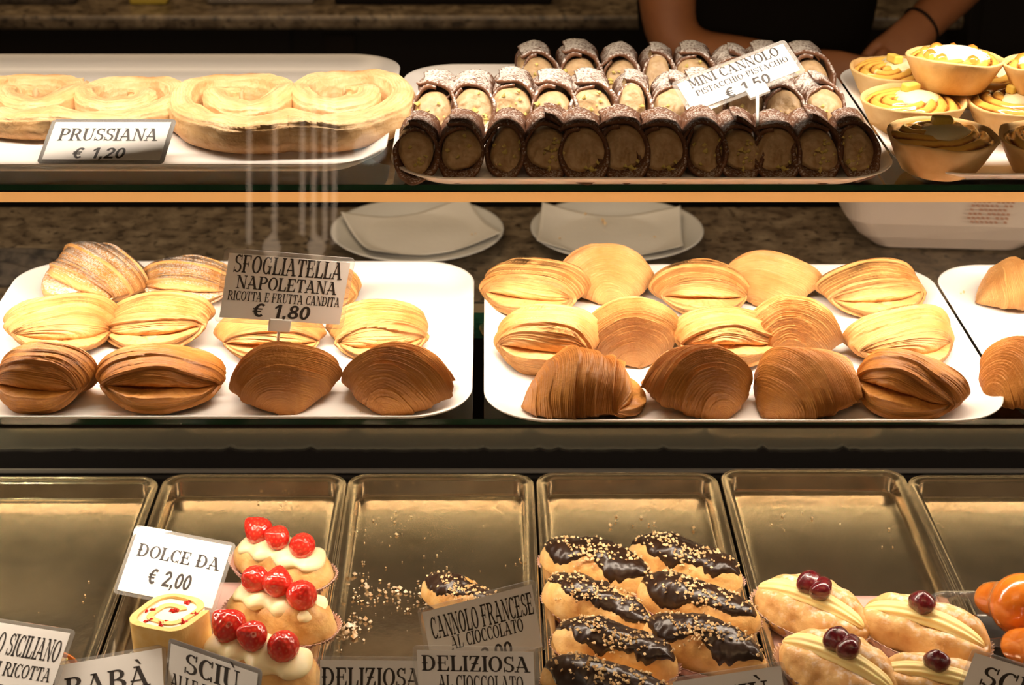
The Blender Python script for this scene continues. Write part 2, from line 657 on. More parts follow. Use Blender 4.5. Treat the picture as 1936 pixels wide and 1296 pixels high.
# ------------------------------------------------------------------ staff side: worktop, far counter
wt = empty('worktop', (0, 1.98, 0))
tag(wt, 'speckled dark granite worktop behind the display case carrying plates', 'worktop')
mb = MB().box(-1.6, 1.8, 1.80, 2.243, 0.77, 0.80)
o = bevel(mb.build('slab', M['granite'], wt), 0.003)
o.location = (0, -1.98, 0)
o = MB().box(-1.58, 1.78, 1.84, 2.20, 0.0, 0.77).build('cabinet', M['dark'], wt)
o.location = (0, -1.98, 0)

fc = tag(empty('far_counter', (0, 3.2, 0)), 'granite topped counter along the back behind the staff', 'counter')
for nm, bx, mt in (('worktop_slab', (-2.4, 0.86, 2.915, 3.9, 0.885, 0.912), M['granite']),
                   ('cabinet', (-2.38, 0.85, 2.99, 3.88, 0.0, 0.885), M['dark']),
                   ('cabinet_stile', (-0.30, -0.245, 2.975, 2.99, 0.0, 0.86), M['wall'])):
    o = MB().box(*bx).build(nm, mt, fc)
    if nm == 'worktop_slab':
        bevel(o, 0.008, 3)
    o.location = (0, -3.2, 0)
fr = tag(empty('tall_cabinet', (1.5, 3.2, 0)), 'tall black cabinet at the end of the far counter', 'cabinet')
bevel(MB().box(-0.62, 0.8, -0.25, 0.6, 0, 2.1).build('body', M['dark'], fr), 0.004)
MB().box(-0.60, 0.78, -0.262, -0.251, 0.05, 2.08).build('door', M['black'], fr)

# things on the far counter
def block(name, px, y, w, d, h, m, label, cat):
    y = 2.992 + d / 2
    p = aty(px, 8, y)
    o = MB().box(-w / 2, w / 2, -d / 2, d / 2, 0, h).build(name, m)
    bevel(o, 0.006, 3)
    o.location = (p.x, y, 0.912)
    return tag(o, label, cat)


block('carton', 285, 3.09, 0.07, 0.05, 0.05, M['yellow'], 'small yellow carton on the far granite counter', 'carton')
block('till_drawer', 840, 3.14, 0.40, 0.16, 0.06, M['dark'], 'long dark tray box on the far granite counter', 'box')
block('metal_tin', 500, 3.16, 0.20, 0.12, 0.05, M['grey_st'], 'grey metal tin on the far counter beside the yellow carton', 'tin')
block('dark_box', 60, 3.14, 0.20, 0.14, 0.06, M['rag'], 'dark low box at the far end of the granite counter', 'box')


# ------------------------------------------------------------------ white trays
def white_tray(x0, x1, y0, y1, z, label, rz=0.0):
    hx, hy = (x1 - x0) / 2 - 0.031, (y1 - y0) / 2 - 0.031
    prof = [(-0.02, 0.0035), (-0.003, 0.0035), (0.004, 0.0043), (0.011, 0.0070), (0.020, 0.0118), (0.028, 0.0158), (0.0305, 0.0166), (0.031, 0.0158),
            (0.0300, 0.0146), (0.021, 0.0098), (0.012, 0.0045), (0.005, 0.0012), (-0.002, 0.0), (-0.02, 0.0)]
    v, f = rtray(hx, hy, 0.026, prof, 14)
    o = mk('serving_tray', v, f, M['melamine'])
    o.location = ((x0 + x1) / 2, (y0 + y1) / 2, z + 0.0004)
    o.rotation_euler = (0, 0, rz)
    return tag(o, label, 'tray', 'white serving trays on the glass shelves')


TF = 0.0039  # tray floor above the glass
RZ = 0.0166


def aty_z(py, z):
    return atz(VPX, py, z).y


for x0, x1, f_, b_, z, lab in (
        (-0.585, -0.0925, 312, 102, ZT, 'white tray on the upper shelf holding the two heart shaped pastries'),
        (-0.087, 0.366, 337, 121, ZT, 'white tray on the upper shelf packed with three rows of mini cannoli'),
        (0.3685, 0.84, 329, 122, ZT, 'white tray on the upper shelf holding the stacked custard tarts'),
        (-0.496, -0.0135, 789, 494, ZM, 'white tray on the middle shelf with eleven shell pastries and a price sign'),
        (-0.003, 0.467, 796, 500, ZM, 'white tray on the middle shelf crowded with fourteen shell pastries, no sign'),
        (0.470, 0.945, 780, 501, ZM, 'nearly empty white tray on the middle shelf with two shell pastries')):
    white_tray(x0, x1, aty_z(f_, z + RZ), aty_z(b_, z + RZ), z, lab)


# ------------------------------------------------------------------ shell pastries (sfogliatelle)
def shell_mesh(seed, openness=0.0, L=0.080, W=0.056, Hh=0.056):
    r = np.random.RandomState(seed)
    nt, nth, ncap, TE = 300, 92, 10, 1.30
    t = np.linspace(0, TE, nt)
    th = np.linspace(0, 2 * PI, nth, endpoint=False)
    t1 = np.minimum(t, 1.0)
    tp = 0.64 + 0.08 * r.rand()
    w = np.where(t1 < tp, np.clip(1 - (1 - t1 / tp) ** 2, 0, 1) ** 0.78, 1 - 0.12 * ((t1 - tp) / (1 - tp)) ** 2) * W
    hp = 0.66
    hm = 0.78 + 0.12 * openness
    h = np.where(t1 < hp, np.clip(1 - (1 - t1 / hp) ** 2, 0, 1) ** 0.92, 1 - (1 - hm) * ((t1 - hp) / (1 - hp)) ** 1.7) * Hh
    w, h = np.maximum(w, 0.003), np.maximum(h, 0.003)
    T, TH = np.meshgrid(t, th, indexing='ij')
    T1 = np.minimum(T, 1.0)
    Q = np.clip((T - 1) / (TE - 1), 0, 1)
    Wg, Hg = w[:, None] * np.ones_like(TH), h[:, None] * np.ones_like(TH)
    c, s = np.cos(TH), np.sin(TH)
    low = 0.32 + r.uniform(-0.06, 0.22) * T1 ** 2 + 0.05 * np.sin(c * r.uniform(1.2, 3.0) + r.uniform(0, 6)) * T1 ** 2
    ez = 0.92 + 0.62 * T1 ** 2
    gap = 0.02 + 0.20 * openness * np.clip(0.55 + 0.8 * np.sin(c * 2.2 + seed), 0, 1)
    shr = gap + (1 - gap) * np.sqrt(np.clip(1 - Q ** 2, 0, 1))
    zz = np.where(s > 0, 1 - low, low) * np.sign(s) * np.abs(s) ** ez * shr
    X = Wg * np.sign(c) * np.abs(c) ** 0.95 * (1 - 0.10 * Q ** 2)
    Z = Hg * (zz + low) * (1 + 0.10 * np.sin(c * 1.6 + seed * 1.3))
    Y = (T1 - 0.5) * L - (X / W) ** 2 * 0.016 * T1
    Y += np.sin(Q * PI / 2) * np.where(s > 0, 0.012, 0.015) * (1 - 0.75 * np.abs(c) ** 3)
    Y += -s * 0.006 * np.clip((T1 - 0.7) / 0.3, 0, 1) ** 2
    P0 = np.stack([X, Y, Z], -1).reshape(-1, 3)
    sh = T.shape
    # leaf edges
    N = 48
    ph = N * T + 1.6 * np.sin(c * 1.7 + seed) + 1.5 * sn(P0, 34, seed, 2).reshape(sh) + 0.7 * sn(P0, 105, seed + 5, 2).reshape(sh)
    def hash_(x):
        q = np.sin(x * 12.9898 + seed * 3.1) * 43758.5453
        return q - np.floor(q)
    fr = ph % 1.0
    saw = np.where(fr < 0.74, fr / 0.74, (1 - fr) / 0.26)
    hs = hash_(np.floor(ph))
    grp = ph / 6.3 + 0.35 * sn(P0, 60, seed + 12).reshape(sh)
    gfr = grp % 1.0
    gs = np.where(gfr < 0.85, gfr / 0.85, (1 - gfr) / 0.15)
    gh = hash_(np.floor(grp) + 77)
    fade = 0.6 + 0.4 * np.clip(0.5 + 0.9 * sn(P0, 48, seed + 31, 2).reshape(sh), 0, 1)
    d = (0.0005 + 0.0014 * hs) * saw * fade + (0.0046 * gh ** 2) * gs
    fold = sn(P0 * np.array([1, 1.6, 1]), 50, seed + 9, 2).reshape(sh)
    d = d + 0.0030 * fold * np.clip(T1 * 3, 0, 1)
    d *= np.clip(T * 10, 0.1, 1)
    nrm = np.stack([c / np.maximum(Wg, 0.01), 40 * Q * (1 - 0.5 * np.abs(c)), s / np.maximum(Hg, 0.01)], -1)
    nrm /= np.linalg.norm(nrm, axis=-1, keepdims=True)
    P = np.stack([X, Y, Z], -1) + nrm * d[..., None]
    P[..., 1] += (0.0030 * sn(P0, 80, seed + 3, 2).reshape(sh)) * np.clip((T - 0.9) / 0.3, 0, 1)
    P[..., 0] += r.uniform(-0.010, 0.010) * (T1 - 0.5) * 2
    ridge = np.clip(1 - saw * fade, 0, 1) * 0.8 + 0.2 * (1 - gs)
    bake = np.clip((np.abs(c) ** 12) * 0.35 + np.clip((0.06 - T) * 5, 0, 0.3) + np.clip(-s, 0, 1) * 0.20 + 0.25 * np.clip(s, 0, 1) * np.clip((T - 0.85) * 4, 0, 1) * (T < 1.12), 0, 0.8)
    rings, rr, bb = [P], [ridge], [bake]
    lastr = P[-1]
    zc = lastr[:, 2].mean()
    for k in range(1, ncap + 1):
        q = k / ncap
        ring = lastr.copy()
        ring[:, 0] *= 1 - 0.4 * q
        ring[:, 2] = zc + (ring[:, 2] - zc) * (1 - 0.9 * q ** 2)
        ring[:, 1] -= (0.004 + 0.016 * openness) * q
        rings.append(ring[None])
        rr.append(np.full((1, nth), 0.2))
        bb.append(np.full((1, nth), 0.12))
    V = np.concatenate(rings, 0)
    n = V.shape[0]
    V = V.reshape(-1, 3)
    V[:, 2] = np.maximum(V[:, 2] - np.percentile(V[:, 2], 1.5), 0.0)
    f = gridf(n, nth, False, True)
    f.append(tuple(range(nth)))
    f.append(tuple(reversed(range((n - 1) * nth, n * nth))))
    pha = np.concatenate([ph, np.repeat(ph[-1:], ncap, 0)], 0)
    return V, f, {'ridge': np.concatenate(rr, 0).ravel(), 'bake': np.concatenate(bb, 0).ravel(), 'phase': pha.ravel()}


SHELLS = {}


def shell_pastry(var, matk):
    key = (var, matk)
    if key not in SHELLS:
        op = (0.0, 0.75, 0.25, 0.1, 0.55, 0.0)[var % 6]
        v, f, a = shell_mesh(11 + var * 7, op)
        o = mk('shell_pastry', v, f, M[matk], attrs=a)
        SHELLS[key] = o
        return o
    return dup(SHELLS[key])


def min_z(o, R):
    co = np.empty(len(o.data.vertices) * 3)
    o.data.vertices.foreach_get('co', co)
    co = co.reshape(-1, 3) @ np.array(R.to_3x3()).T
    return co[:, 2].min(), co


def project(co):
    """world points (N,3) -> pixel x, y, depth"""
    q = co - np.array([0, 0, CAMZ])
    d = q[:, 1] * CP - q[:, 2] * SP
    u = q[:, 1] * SP + q[:, 2] * CP
    return VPX + F_ * q[:, 0] / d, 648 - F_ * u / d, d


def put_shell(box, apex, var, floor, label, group, tilt=(0, 0), matk='puff'):
    """apex: where the closed tip points, degrees from the viewer (0) turning to the viewer's right (90), away (180)"""
    o = shell_pastry(var, matk)
    x0, x1, y0, y1 = box
    c = atz((x0 + x1) / 2, (y0 + y1) / 2, floor + 0.024)
    R0 = Matrix.Rotation(math.radians(apex), 4, 'Z') @ Matrix.Rotation(math.radians(tilt[0]), 4, 'X') @ Matrix.Rotation(math.radians(tilt[1]), 4, 'Y')
    co = np.empty(len(o.data.vertices) * 3)
    o.data.vertices.foreach_get('co', co)
    co = co.reshape(-1, 3)
    Rm = np.array(R0.to_3x3()).T
    s, zf, X, Yy = 1.0, 1.0, c.x, c.y
    kx = 1 - 0.24 * abs(math.sin(math.radians(apex))) ** 2
    for _ in range(8):
        q = (co * np.array([s * kx, s, s * zf])) @ Rm
        zl = floor - q[:, 2].min() + 0.0003
        px, py, d = project(q + np.array([X, Yy, zl]))
        a, b, t, u = px.min(), px.max(), py.min(), py.max()
        s *= (x1 - x0) / (b - a)
        zf = min(1.30, max(0.72, zf * ((y1 - y0) / (u - t) * (b - a) / (x1 - x0)) ** 1.3))
        X += ((x0 + x1) / 2 - (a + b) / 2) * d.mean() / F_
        Yy += ((u - y1) * 0.7 + (t - y0) * 0.3) * d.mean() / F_ / 0.45
    q = (co * np.array([s * kx, s, s * zf])) @ Rm
    o.rotation_euler = R0.to_euler()
    o.scale = (s * kx, s, s * zf)
    o.location = (X, Yy, floor - q[:, 2].min() + 0.0003)
    return tag(o, label, 'pastry', group)


fl = ZM + TF
G1, G2, G3 = 'shell pastries on the tray with the sign', 'shell pastries on the crowded tray', 'shell pastries on the nearly empty tray'
rows = [
    # picture box, apex, variant, label, group, tilt, material
    ((78, 285, 477, 578), 140, 2, 'sugar dusted shell pastry at the back corner of the sign tray, far left', G1, (0, 0), 'puff_sugar'),
    ((262, 452, 482, 584), 175, 2, 'sugar dusted shell pastry in the back row just left of the napoletana sign', G1, (0, 0), 'puff_sugar'),
    ((520, 684, 500, 600), 190, 3, 'shell pastry in the back row mostly hidden behind the napoletana sign', G1, (0, 0), 'puff'),
    ((5, 232, 553, 672), 200, 3, 'golden shell pastry slanting at the left end of the second row, sign tray', G1, (0, -6), 'puff'),
    ((193, 408, 553, 668), 172, 5, 'golden shell pastry second in the middle row, left of the napoletana sign', G1, (0, 4), 'puff'),
    ((403, 618, 578, 688), 185, 2, 'shell pastry under the lower edge of the napoletana sign, middle row', G1, (0, 0), 'puff'),
    ((615, 812, 565, 682), 188, 0, 'pale shell pastry right of the napoletana sign, end of the middle row', G1, (0, 0), 'puff'),
    ((-15, 190, 645, 785), 170, 1, 'shaded shell pastry with open slit at the left end of the front row', G1, (0, 0), 'puff_shade'),
    ((180, 428, 650, 785), 192, 4, 'widest shaded shell pastry, second from left in the front row, sign tray', G1, (0, -4), 'puff_shade'),
    ((432, 648, 645, 788), 22, 3, 'brown shell pastry in the front row directly below the napoletana sign', G1, (4, 0), 'puff_shade'),
    ((645, 862, 645, 790), -16, 0, 'brown shell pastry with slanting leaves at the right end, sign tray front row', G1, (4, 0), 'puff_shade'),
    ((905, 1118, 486, 605), 165, 1, 'split topped shell pastry at the back left corner of the crowded tray', G2, (0, 0), 'puff'),
    ((1053, 1240, 460, 580), 4, 0, 'domed shell pastry with browned top in front of the napkin plate', G2, (8, 0), 'puff'),
    ((1225, 1420, 488, 602), 182, 2, 'reddish layered shell pastry in the middle of the crowded tray back row', G2, (0, 0), 'puff'),
    ((1360, 1555, 473, 585), -6, 3, 'domed shell pastry with browned top, fourth in the back row, crowded tray', G2, (8, 0), 'puff'),
    ((1538, 1752, 487, 607), 186, 5, 'shell pastry at the back right corner of the crowded tray, folded leaves', G2, (0, 0), 'puff'),
    ((933, 1142, 573, 712), 170, 1, 'shell pastry with gaping orange slit at the left of the middle row', G2, (0, 0), 'puff'),
    ((1095, 1290, 560, 697), 10, 2, 'pale domed shell pastry with creased side, second in the middle row', G2, (10, 0), 'puff'),
    ((1265, 1480, 578, 702), 188, 4, 'shell pastry with smooth upper fold in the centre of the middle row', G2, (0, 0), 'puff'),
    ((1408, 1595, 557, 692), -8, 0, 'pale domed shell pastry fourth in the middle row, crowded tray', G2, (10, 0), 'puff'),
    ((1590, 1805, 575, 704), 195, 3, 'shell pastry with ragged right end, last of the middle row, crowded tray', G2, (0, 0), 'puff'),
    ((985, 1222, 656, 797), -82, 0, 'brown shell pastry with upright ribs, leftmost in front row of crowded tray', G2, (0, 0), 'puff_shade'),
    ((1210, 1424, 650, 797), 26, 0, 'brown shell pastry with swirling ribs, second in front row of crowded tray', G2, (6, 0), 'puff_shade'),
    ((1424, 1638, 655, 797), -58, 5, 'evenly ribbed brown shell pastry, third in front row of crowded tray', G2, (0, 0), 'puff_shade'),
    ((1615, 1835, 658, 797), 150, 4, 'brown shell pastry with dark hollow at its front, rightmost of crowded tray', G2, (0, 0), 'puff_shade'),
    ((1843, 2010, 485, 588), -80, 3, 'pale shell pastry at the back of the nearly empty tray', G3, (0, 0), 'puff'),
    ((1850, 2050, 635, 775), -60, 0, 'brown shell pastry at the front of the nearly empty tray', G3, (0, 0), 'puff_shade'),
]
for (bx_, ap, var, lab, g, tl, mk_) in rows:
    put_shell(bx_, ap, var, fl, lab, g, tl, mk_)


# ------------------------------------------------------------------ mini cannoli
def sheet(A, B, close=False):
    """two (nu,nv,3) layers closed at all four borders"""
    nu, nv = A.shape[:2]
    v = np.concatenate([A.reshape(-1, 3), B.reshape(-1, 3)])
    f = gridf(nu, nv) + gridf(nu, nv, base=nu * nv, flip=True)
    o = nu * nv
    for i in range(nu - 1):
        f.append((i * nv, o + i * nv, o + (i + 1) * nv, (i + 1) * nv))
        a = i * nv + nv - 1
        f.append((a, a + nv, o + a + nv, o + a))
    for j in range(nv - 1):
        f.append((j, j + 1, o + j + 1, o + j))
        a = (nu - 1) * nv + j
        f.append((a, o + a, o + a + 1, a + 1))
    return v, f


def bits(n, pos, size, seed):
    """n chopped pieces at pos(i)"""
    r = random.Random(seed)
    mb = MB()
    for i in range(n):
        p = pos(r)
        s = size * r.uniform(0.6, 1.25)
        v = []
        for q in ((1, 0, 0), (-1, 0, 0), (0, 1, 0), (0, -1, 0), (0, 0, 1), (0, 0, -1)):
            v.append([p[k] + s * (q[k] * r.uniform(0.6, 1.1) + r.uniform(-0.3, 0.3)) for k in range(3)])
        mb.add(v, [(0, 2, 4), (2, 1, 4), (1, 3, 4), (3, 0, 4), (2, 0, 5), (1, 2, 5), (3, 1, 5), (0, 3, 5)])
    return mb.arr()


RC, LC = 0.0178, 0.066


def build_cannolo(seed, mat='cannolo'):
    r = np.random.RandomState(seed)
    root = empty('mini_cannolo')
    nu, nv = 110, 54
    a0 = PI / 2 + r.uniform(-0.75, 0.75)
    U = np.linspace(0, 2 * PI + 0.75, nu)
    Vv = np.linspace(0, 1, nv)
    u, v = np.meshgrid(U, Vv, indexing='ij')
    ang = a0 + u
    lift = 0.16 * np.clip((u - 2 * PI) / 0.75, 0, 1) ** 2 * np.exp(-v * 3)
    rad = RC * (1 + lift) * (0.90 + 0.155 * u / (2 * PI)) * (1 + 0.14 * np.exp(-v * 9) + 0.07 * np.exp(-(1 - v) * 9))
    ov = 1 + 0.10 * math.sin(seed)
    x, z = rad * np.cos(ang) * ov, rad * np.sin(ang)
    y = v * LC
    y = y + (1 - v) ** 1.5 * (0.66 * z + 0.007 * np.cos(ang - a0 - 0.3)) + (0.0022 * np.sin(ang * 2 + seed) + 0.0016 * np.sin(ang * 5 + 2 * seed)) * np.exp(-v * 5)
    P = np.stack([x, y, z], -1)
    flat = P.reshape(-1, 3)
    d = (0.0015 * sn(flat, 130, seed % 9, 3) + 0.0010 * np.maximum(sn(flat, 380, seed % 7 + 20), 0)).reshape(x.shape)
    rn = np.stack([np.cos(ang), 0 * ang, np.sin(ang)], -1)
    A = P + rn * d[..., None]
    B = P + rn * (d * 0.4 - 0.0028)[..., None]
    vv, ff = sheet(A, B)
    zmin = vv[:, 2].min()
    vv[:, 2] -= zmin
    mk('shell', vv, ff, M[mat], root)
    # cream
    nr, na = 22, 48
    q = np.linspace(0.0, 1, nr)
    al = np.linspace(0, 2 * PI, na, endpoint=False)
    Q, AL = np.meshgrid(q, al, indexing='ij')
    fill = r.uniform(0.80, 0.93)
    ox, oz = r.uniform(-0.0022, 0.0022), r.uniform(-0.0022, 0.0006)
    Rr = RC * fill * Q * (1 + 0.07 * np.sin(2 * AL + seed) + 0.06 * np.sin(3 * AL + 2 * seed))
    cx, cz = Rr * np.cos(AL) * ov + ox, Rr * np.sin(AL) + oz
    bulge = r.uniform(0.001, 0.008)
    rec = r.uniform(0.003, 0.008)
    lump = np.stack([cx, 0 * cx, cz], -1).reshape(-1, 3)
    lm = (0.0026 * sn(lump, 190, seed % 5, 3) + 0.0016 * np.maximum(sn(lump, 520, seed % 5 + 9, 2), 0)).reshape(Q.shape)
    cy = 0.66 * cz + rec - bulge * (1 - Q ** 2) + 0.012 * np.clip(Q - 0.8, 0, 1) - lm
    cp = np.stack([cx, cy, cz], -1).reshape(-1, 3)
    back = cp.reshape(nr, na, 3)[-1].copy()
    back[:, 1] += 0.03
    cv = np.concatenate([cp, back])
    cv[:, 2] -= zmin
    cf = gridf(nr + 1, na, False, True) + [tuple(reversed(range(nr * na, (nr + 1) * na)))]
    cream = mk('cream_filling', cv, cf, M['cream_n'], root)
    nb = int(r.randint(4, 15))
    hx_, hy_ = r.uniform(-0.4, 0.4) * RC, r.uniform(-0.5, 0.5) * RC

    def pos(rr):
        X = max(-0.75 * RC, min(0.75 * RC, rr.gauss(hx_, 0.38 * RC)))
        Z = max(-0.75 * RC, min(0.75 * RC, rr.gauss(hy_, 0.35 * RC)))
        return (X, 0.66 * Z + rec - 0.0012 - bulge * (1 - (X * X + Z * Z) / RC ** 2), Z - zmin)
    bv, bf = bits(nb, pos, 0.0027, seed)
    o = mk('chopped_pistachio', bv, bf, M['pist'], cream, smooth=False)
    o['kind'] = 'stuff'
    return root


CAN = [Proto(lambda s=s: build_cannolo(s)) for s in range(9)]
CANF = [Proto(lambda s=s: build_cannolo(s, 'cannolo_bare')) for s in range(20, 27)]
rnd = random.Random(7)
ORD = ['first', 'second', 'third', 'fourth', 'fifth', 'sixth', 'seventh', 'eighth', 'ninth', 'tenth', 'eleventh', 'twelfth']
front_x = [786, 868, 953, 1034, 1103, 1178, 1251, 1333, 1400, 1468, 1545, 1622]
mid_x = [818, 892, 968, 1046, 1121, 1196, 1268, 1340, 1408, 1482, 1560]
back_x = [1022, 1097, 1172, 1245, 1312, 1384, 1456, 1536]
ft = ZT + TF
for rowname, xs, py, sc in (('front', front_x, 293, 1.0), ('middle', mid_x, 213, 1.06), ('back', back_x, 152, 1.06)):
    for i, px in enumerate(xs):
        c = CANF[rnd.randrange(7)].get() if rowname == 'front' else CAN[rnd.randrange(9)].get()
        p = atz(px, py + rnd.uniform(-3, 3), ft + 0.02)
        c.location = (p.x, p.y, ft + 0.0004)
        c.rotation_euler = (0, 0, math.radians(rnd.uniform(-7, 7) if rowname != 'front' else rnd.uniform(-5, 5)))
        s = sc * rnd.uniform(0.96, 1.04) * (1.06 if rowname == 'front' else 1.0)
        c.scale = (s, s, s)
        if rowname == 'back' and 4 <= i <= 6:
            lab = f'sugared mini cannolo behind the mini cannolo sign, {ORD[i]} in the back row'
        else:
            lab = {'front': 'dark cocoa mini cannolo, %s from left in the front row', 'middle': 'sugar dusted mini cannolo, %s from left in the middle row',
                   'back': 'sugar dusted mini cannolo, %s from left in the back row'}[rowname] % ORD[i]
        tag(c, lab, 'pastry', 'mini cannoli on the upper shelf')


# ------------------------------------------------------------------ custard tarts
def build_tart(seed, kind):
    r = np.random.RandomState(seed)
    root = empty('custard_tart')
    prof = [(0.001, 0.0), (0.030, 0.0), (0.0335, 0.002), (0.0395, 0.012), (0.046, 0.025), (0.0500, 0.0335), (0.0497, 0.0352), (0.0478, 0.0352),
            (0.0462, 0.0330), (0.0435, 0.0270), (0.040, 0.022), (0.001, 0.020)]
    v, f = lathe(prof, 96, 0.012, seed)
    v = v + np.outer(0.0009 * sn(v, 130, seed % 6, 3), [1, 1, 1]) * (v[:, 2:3] > 0.001)
    v[:, 2] += np.where(v[:, 2] > 0.03, 0.0016 * sn(v, 60, seed % 6 + 3), 0)
    v[:, 2] -= v[:, 2].min()
    mk('crust', v, f, M['shortcrust'], root)
    nr, na = 40, 120
    q = np.linspace(0.02, 1, nr)
    al = np.linspace(0, 2 * PI, na, endpoint=False)
    Q, AL = np.meshgrid(q, al, indexing='ij')
    R = 0.0462 * Q
    # arcs piped side by side, centred off to one edge
    cx, cy = 0.018 * math.cos(seed), 0.018 * math.sin(seed)
    X, Y = R * np.cos(AL), R * np.sin(AL)
    dd = np.hypot(X - cx, Y - cy)
    ph = dd / 0.0108 + 0.15 * np.sin(AL * 2 + seed)
    rid = 0.5 + 0.5 * np.cos(2 * PI * ph)
    Z = 0.0305 + 0.0065 * (1 - Q ** 2) + 0.0034 * np.sqrt(rid) * np.clip((1 - Q) * 6, 0, 1)
    P = np.stack([X, Y, Z], -1).reshape(-1, 3)
    P[:, 2] += 0.0006 * sn(P, 240, seed % 6, 2)
    burn = np.clip((0.62 - np.sqrt(rid)) * 1.9 + np.clip((Q - 0.8) * 1.5, 0, 0.3), 0, 1)
    mk('custard_filling', P, gridf(nr, na, False, True) + [tuple(reversed(range(na)))], M['tartfill'], root, attrs={'ridge': burn})
    # white cream dollop
    n1, n2 = 14, 40
    e = np.linspace(0, PI / 2, n1)
    a2 = np.linspace(0, 2 * PI, n2, endpoint=False)
    E, A2 = np.meshgrid(e, a2, indexing='ij')
    big = 1.0 if kind == 'glazed' else 1.45
    rr = 0.0195 * big * np.cos(E) * (1 + 0.10 * np.sin(3 * A2 + seed))
    D = np.stack([rr * np.cos(A2) * 1.15, rr * np.sin(A2) - 0.003, 0.0365 + 0.0065 * big ** 0.5 * np.sin(E)], -1).reshape(-1, 3)
    D[:, 2] += 0.0006 * sn(D, 160, seed % 4, 2)
    D[:n2, 2] = 0.032
    mk('cream_dollop', D, gridf(n1, n2, False, True), M['cream'] if kind == 'glazed' else M['cream_w'], root)
    if kind == 'glazed':
        c = MB().box(-0.0095, 0.0095, -0.005, 0.005, 0, 0.0085).build('candied_citron', M['citron'], root)
        bevel(c, 0.0022, 3)
        c.location = (0.001, 0.007, 0.0405)
        c.rotation_euler = (0.1, 0.08, 0.3 * math.sin(seed * 3))
    else:
        mb = MB()
        for k in range(9):
            a = 2 * PI * k / 9 + r.uniform(-0.2, 0.2)
            v, f = lathe([(0.0005, 0.007), (0.004, 0.0055), (0.0065, 0.002), (0.0062, -0.002)], 14)
            v = v * r.uniform(0.8, 1.25) + np.array([0.031 * math.cos(a), 0.031 * math.sin(a), 0.0345])
            v += np.outer(0.0011 * sn(v, 330, k), [1, 1, 1])
            mb.add(v, f)
        V, Fc = mb.arr()
        mk('meringue_peaks', V, Fc, M['tartfill'], root, attrs={'ridge': np.clip(0.15 + (V[:, 2] - 0.036) * 70, 0, 0.8)})
    return root


def put_tart(px, py, z, rz, seed, kind, label, tilt=(0, 0), s=1.0):
    t = build_tart(seed, kind)
    p = atz(px, py, z + 0.034)
    t.location = (p.x, p.y, z + 0.0004)
    t.rotation_euler = (math.radians(tilt[0]), math.radians(tilt[1]), rz)
    t.scale = (s, s, s)
    return tag(t, label, 'tart', 'custard tarts on the upper shelf')


put_tart(1782, 255, ft, 0.2, 2, 'glazed', 'front tart with glazed brown top and yellow citron cube, whole in view')
put_tart(1997, 262, ft, 1.2, 5, 'glazed', 'glazed brown tart at the front cut off by the picture edge')
put_tart(1726, 190, ft, 0.5, 3, 'glazed', 'tart with swirled orange top and white centre in the second row')
put_tart(1928, 192, ft, 0.9, 6, 'glazed', 'tart with swirled yellow top, right of the other swirled second row tart')
put_tart(1700, 130, ft, 2.1, 8, 'glazed', 'rearmost brown ringed tart with yellow cube behind the cannoli sign')
put_tart(1880, 138, ft, 1.1, 9, 'glazed', 'brown tart in the back row mostly hidden under the stacked tarts')
put_tart(1805, 104, ft + 0.0365, 0.0, 10, 'meringue', 'white cream topped tart stacked on top of the others', (-3, 2), 0.94)
put_tart(1993, 118, ft + 0.0365, 0.0, 11, 'meringue', 'stacked tart at the upper right corner, cut by picture edge', (-3, 0), 0.94)


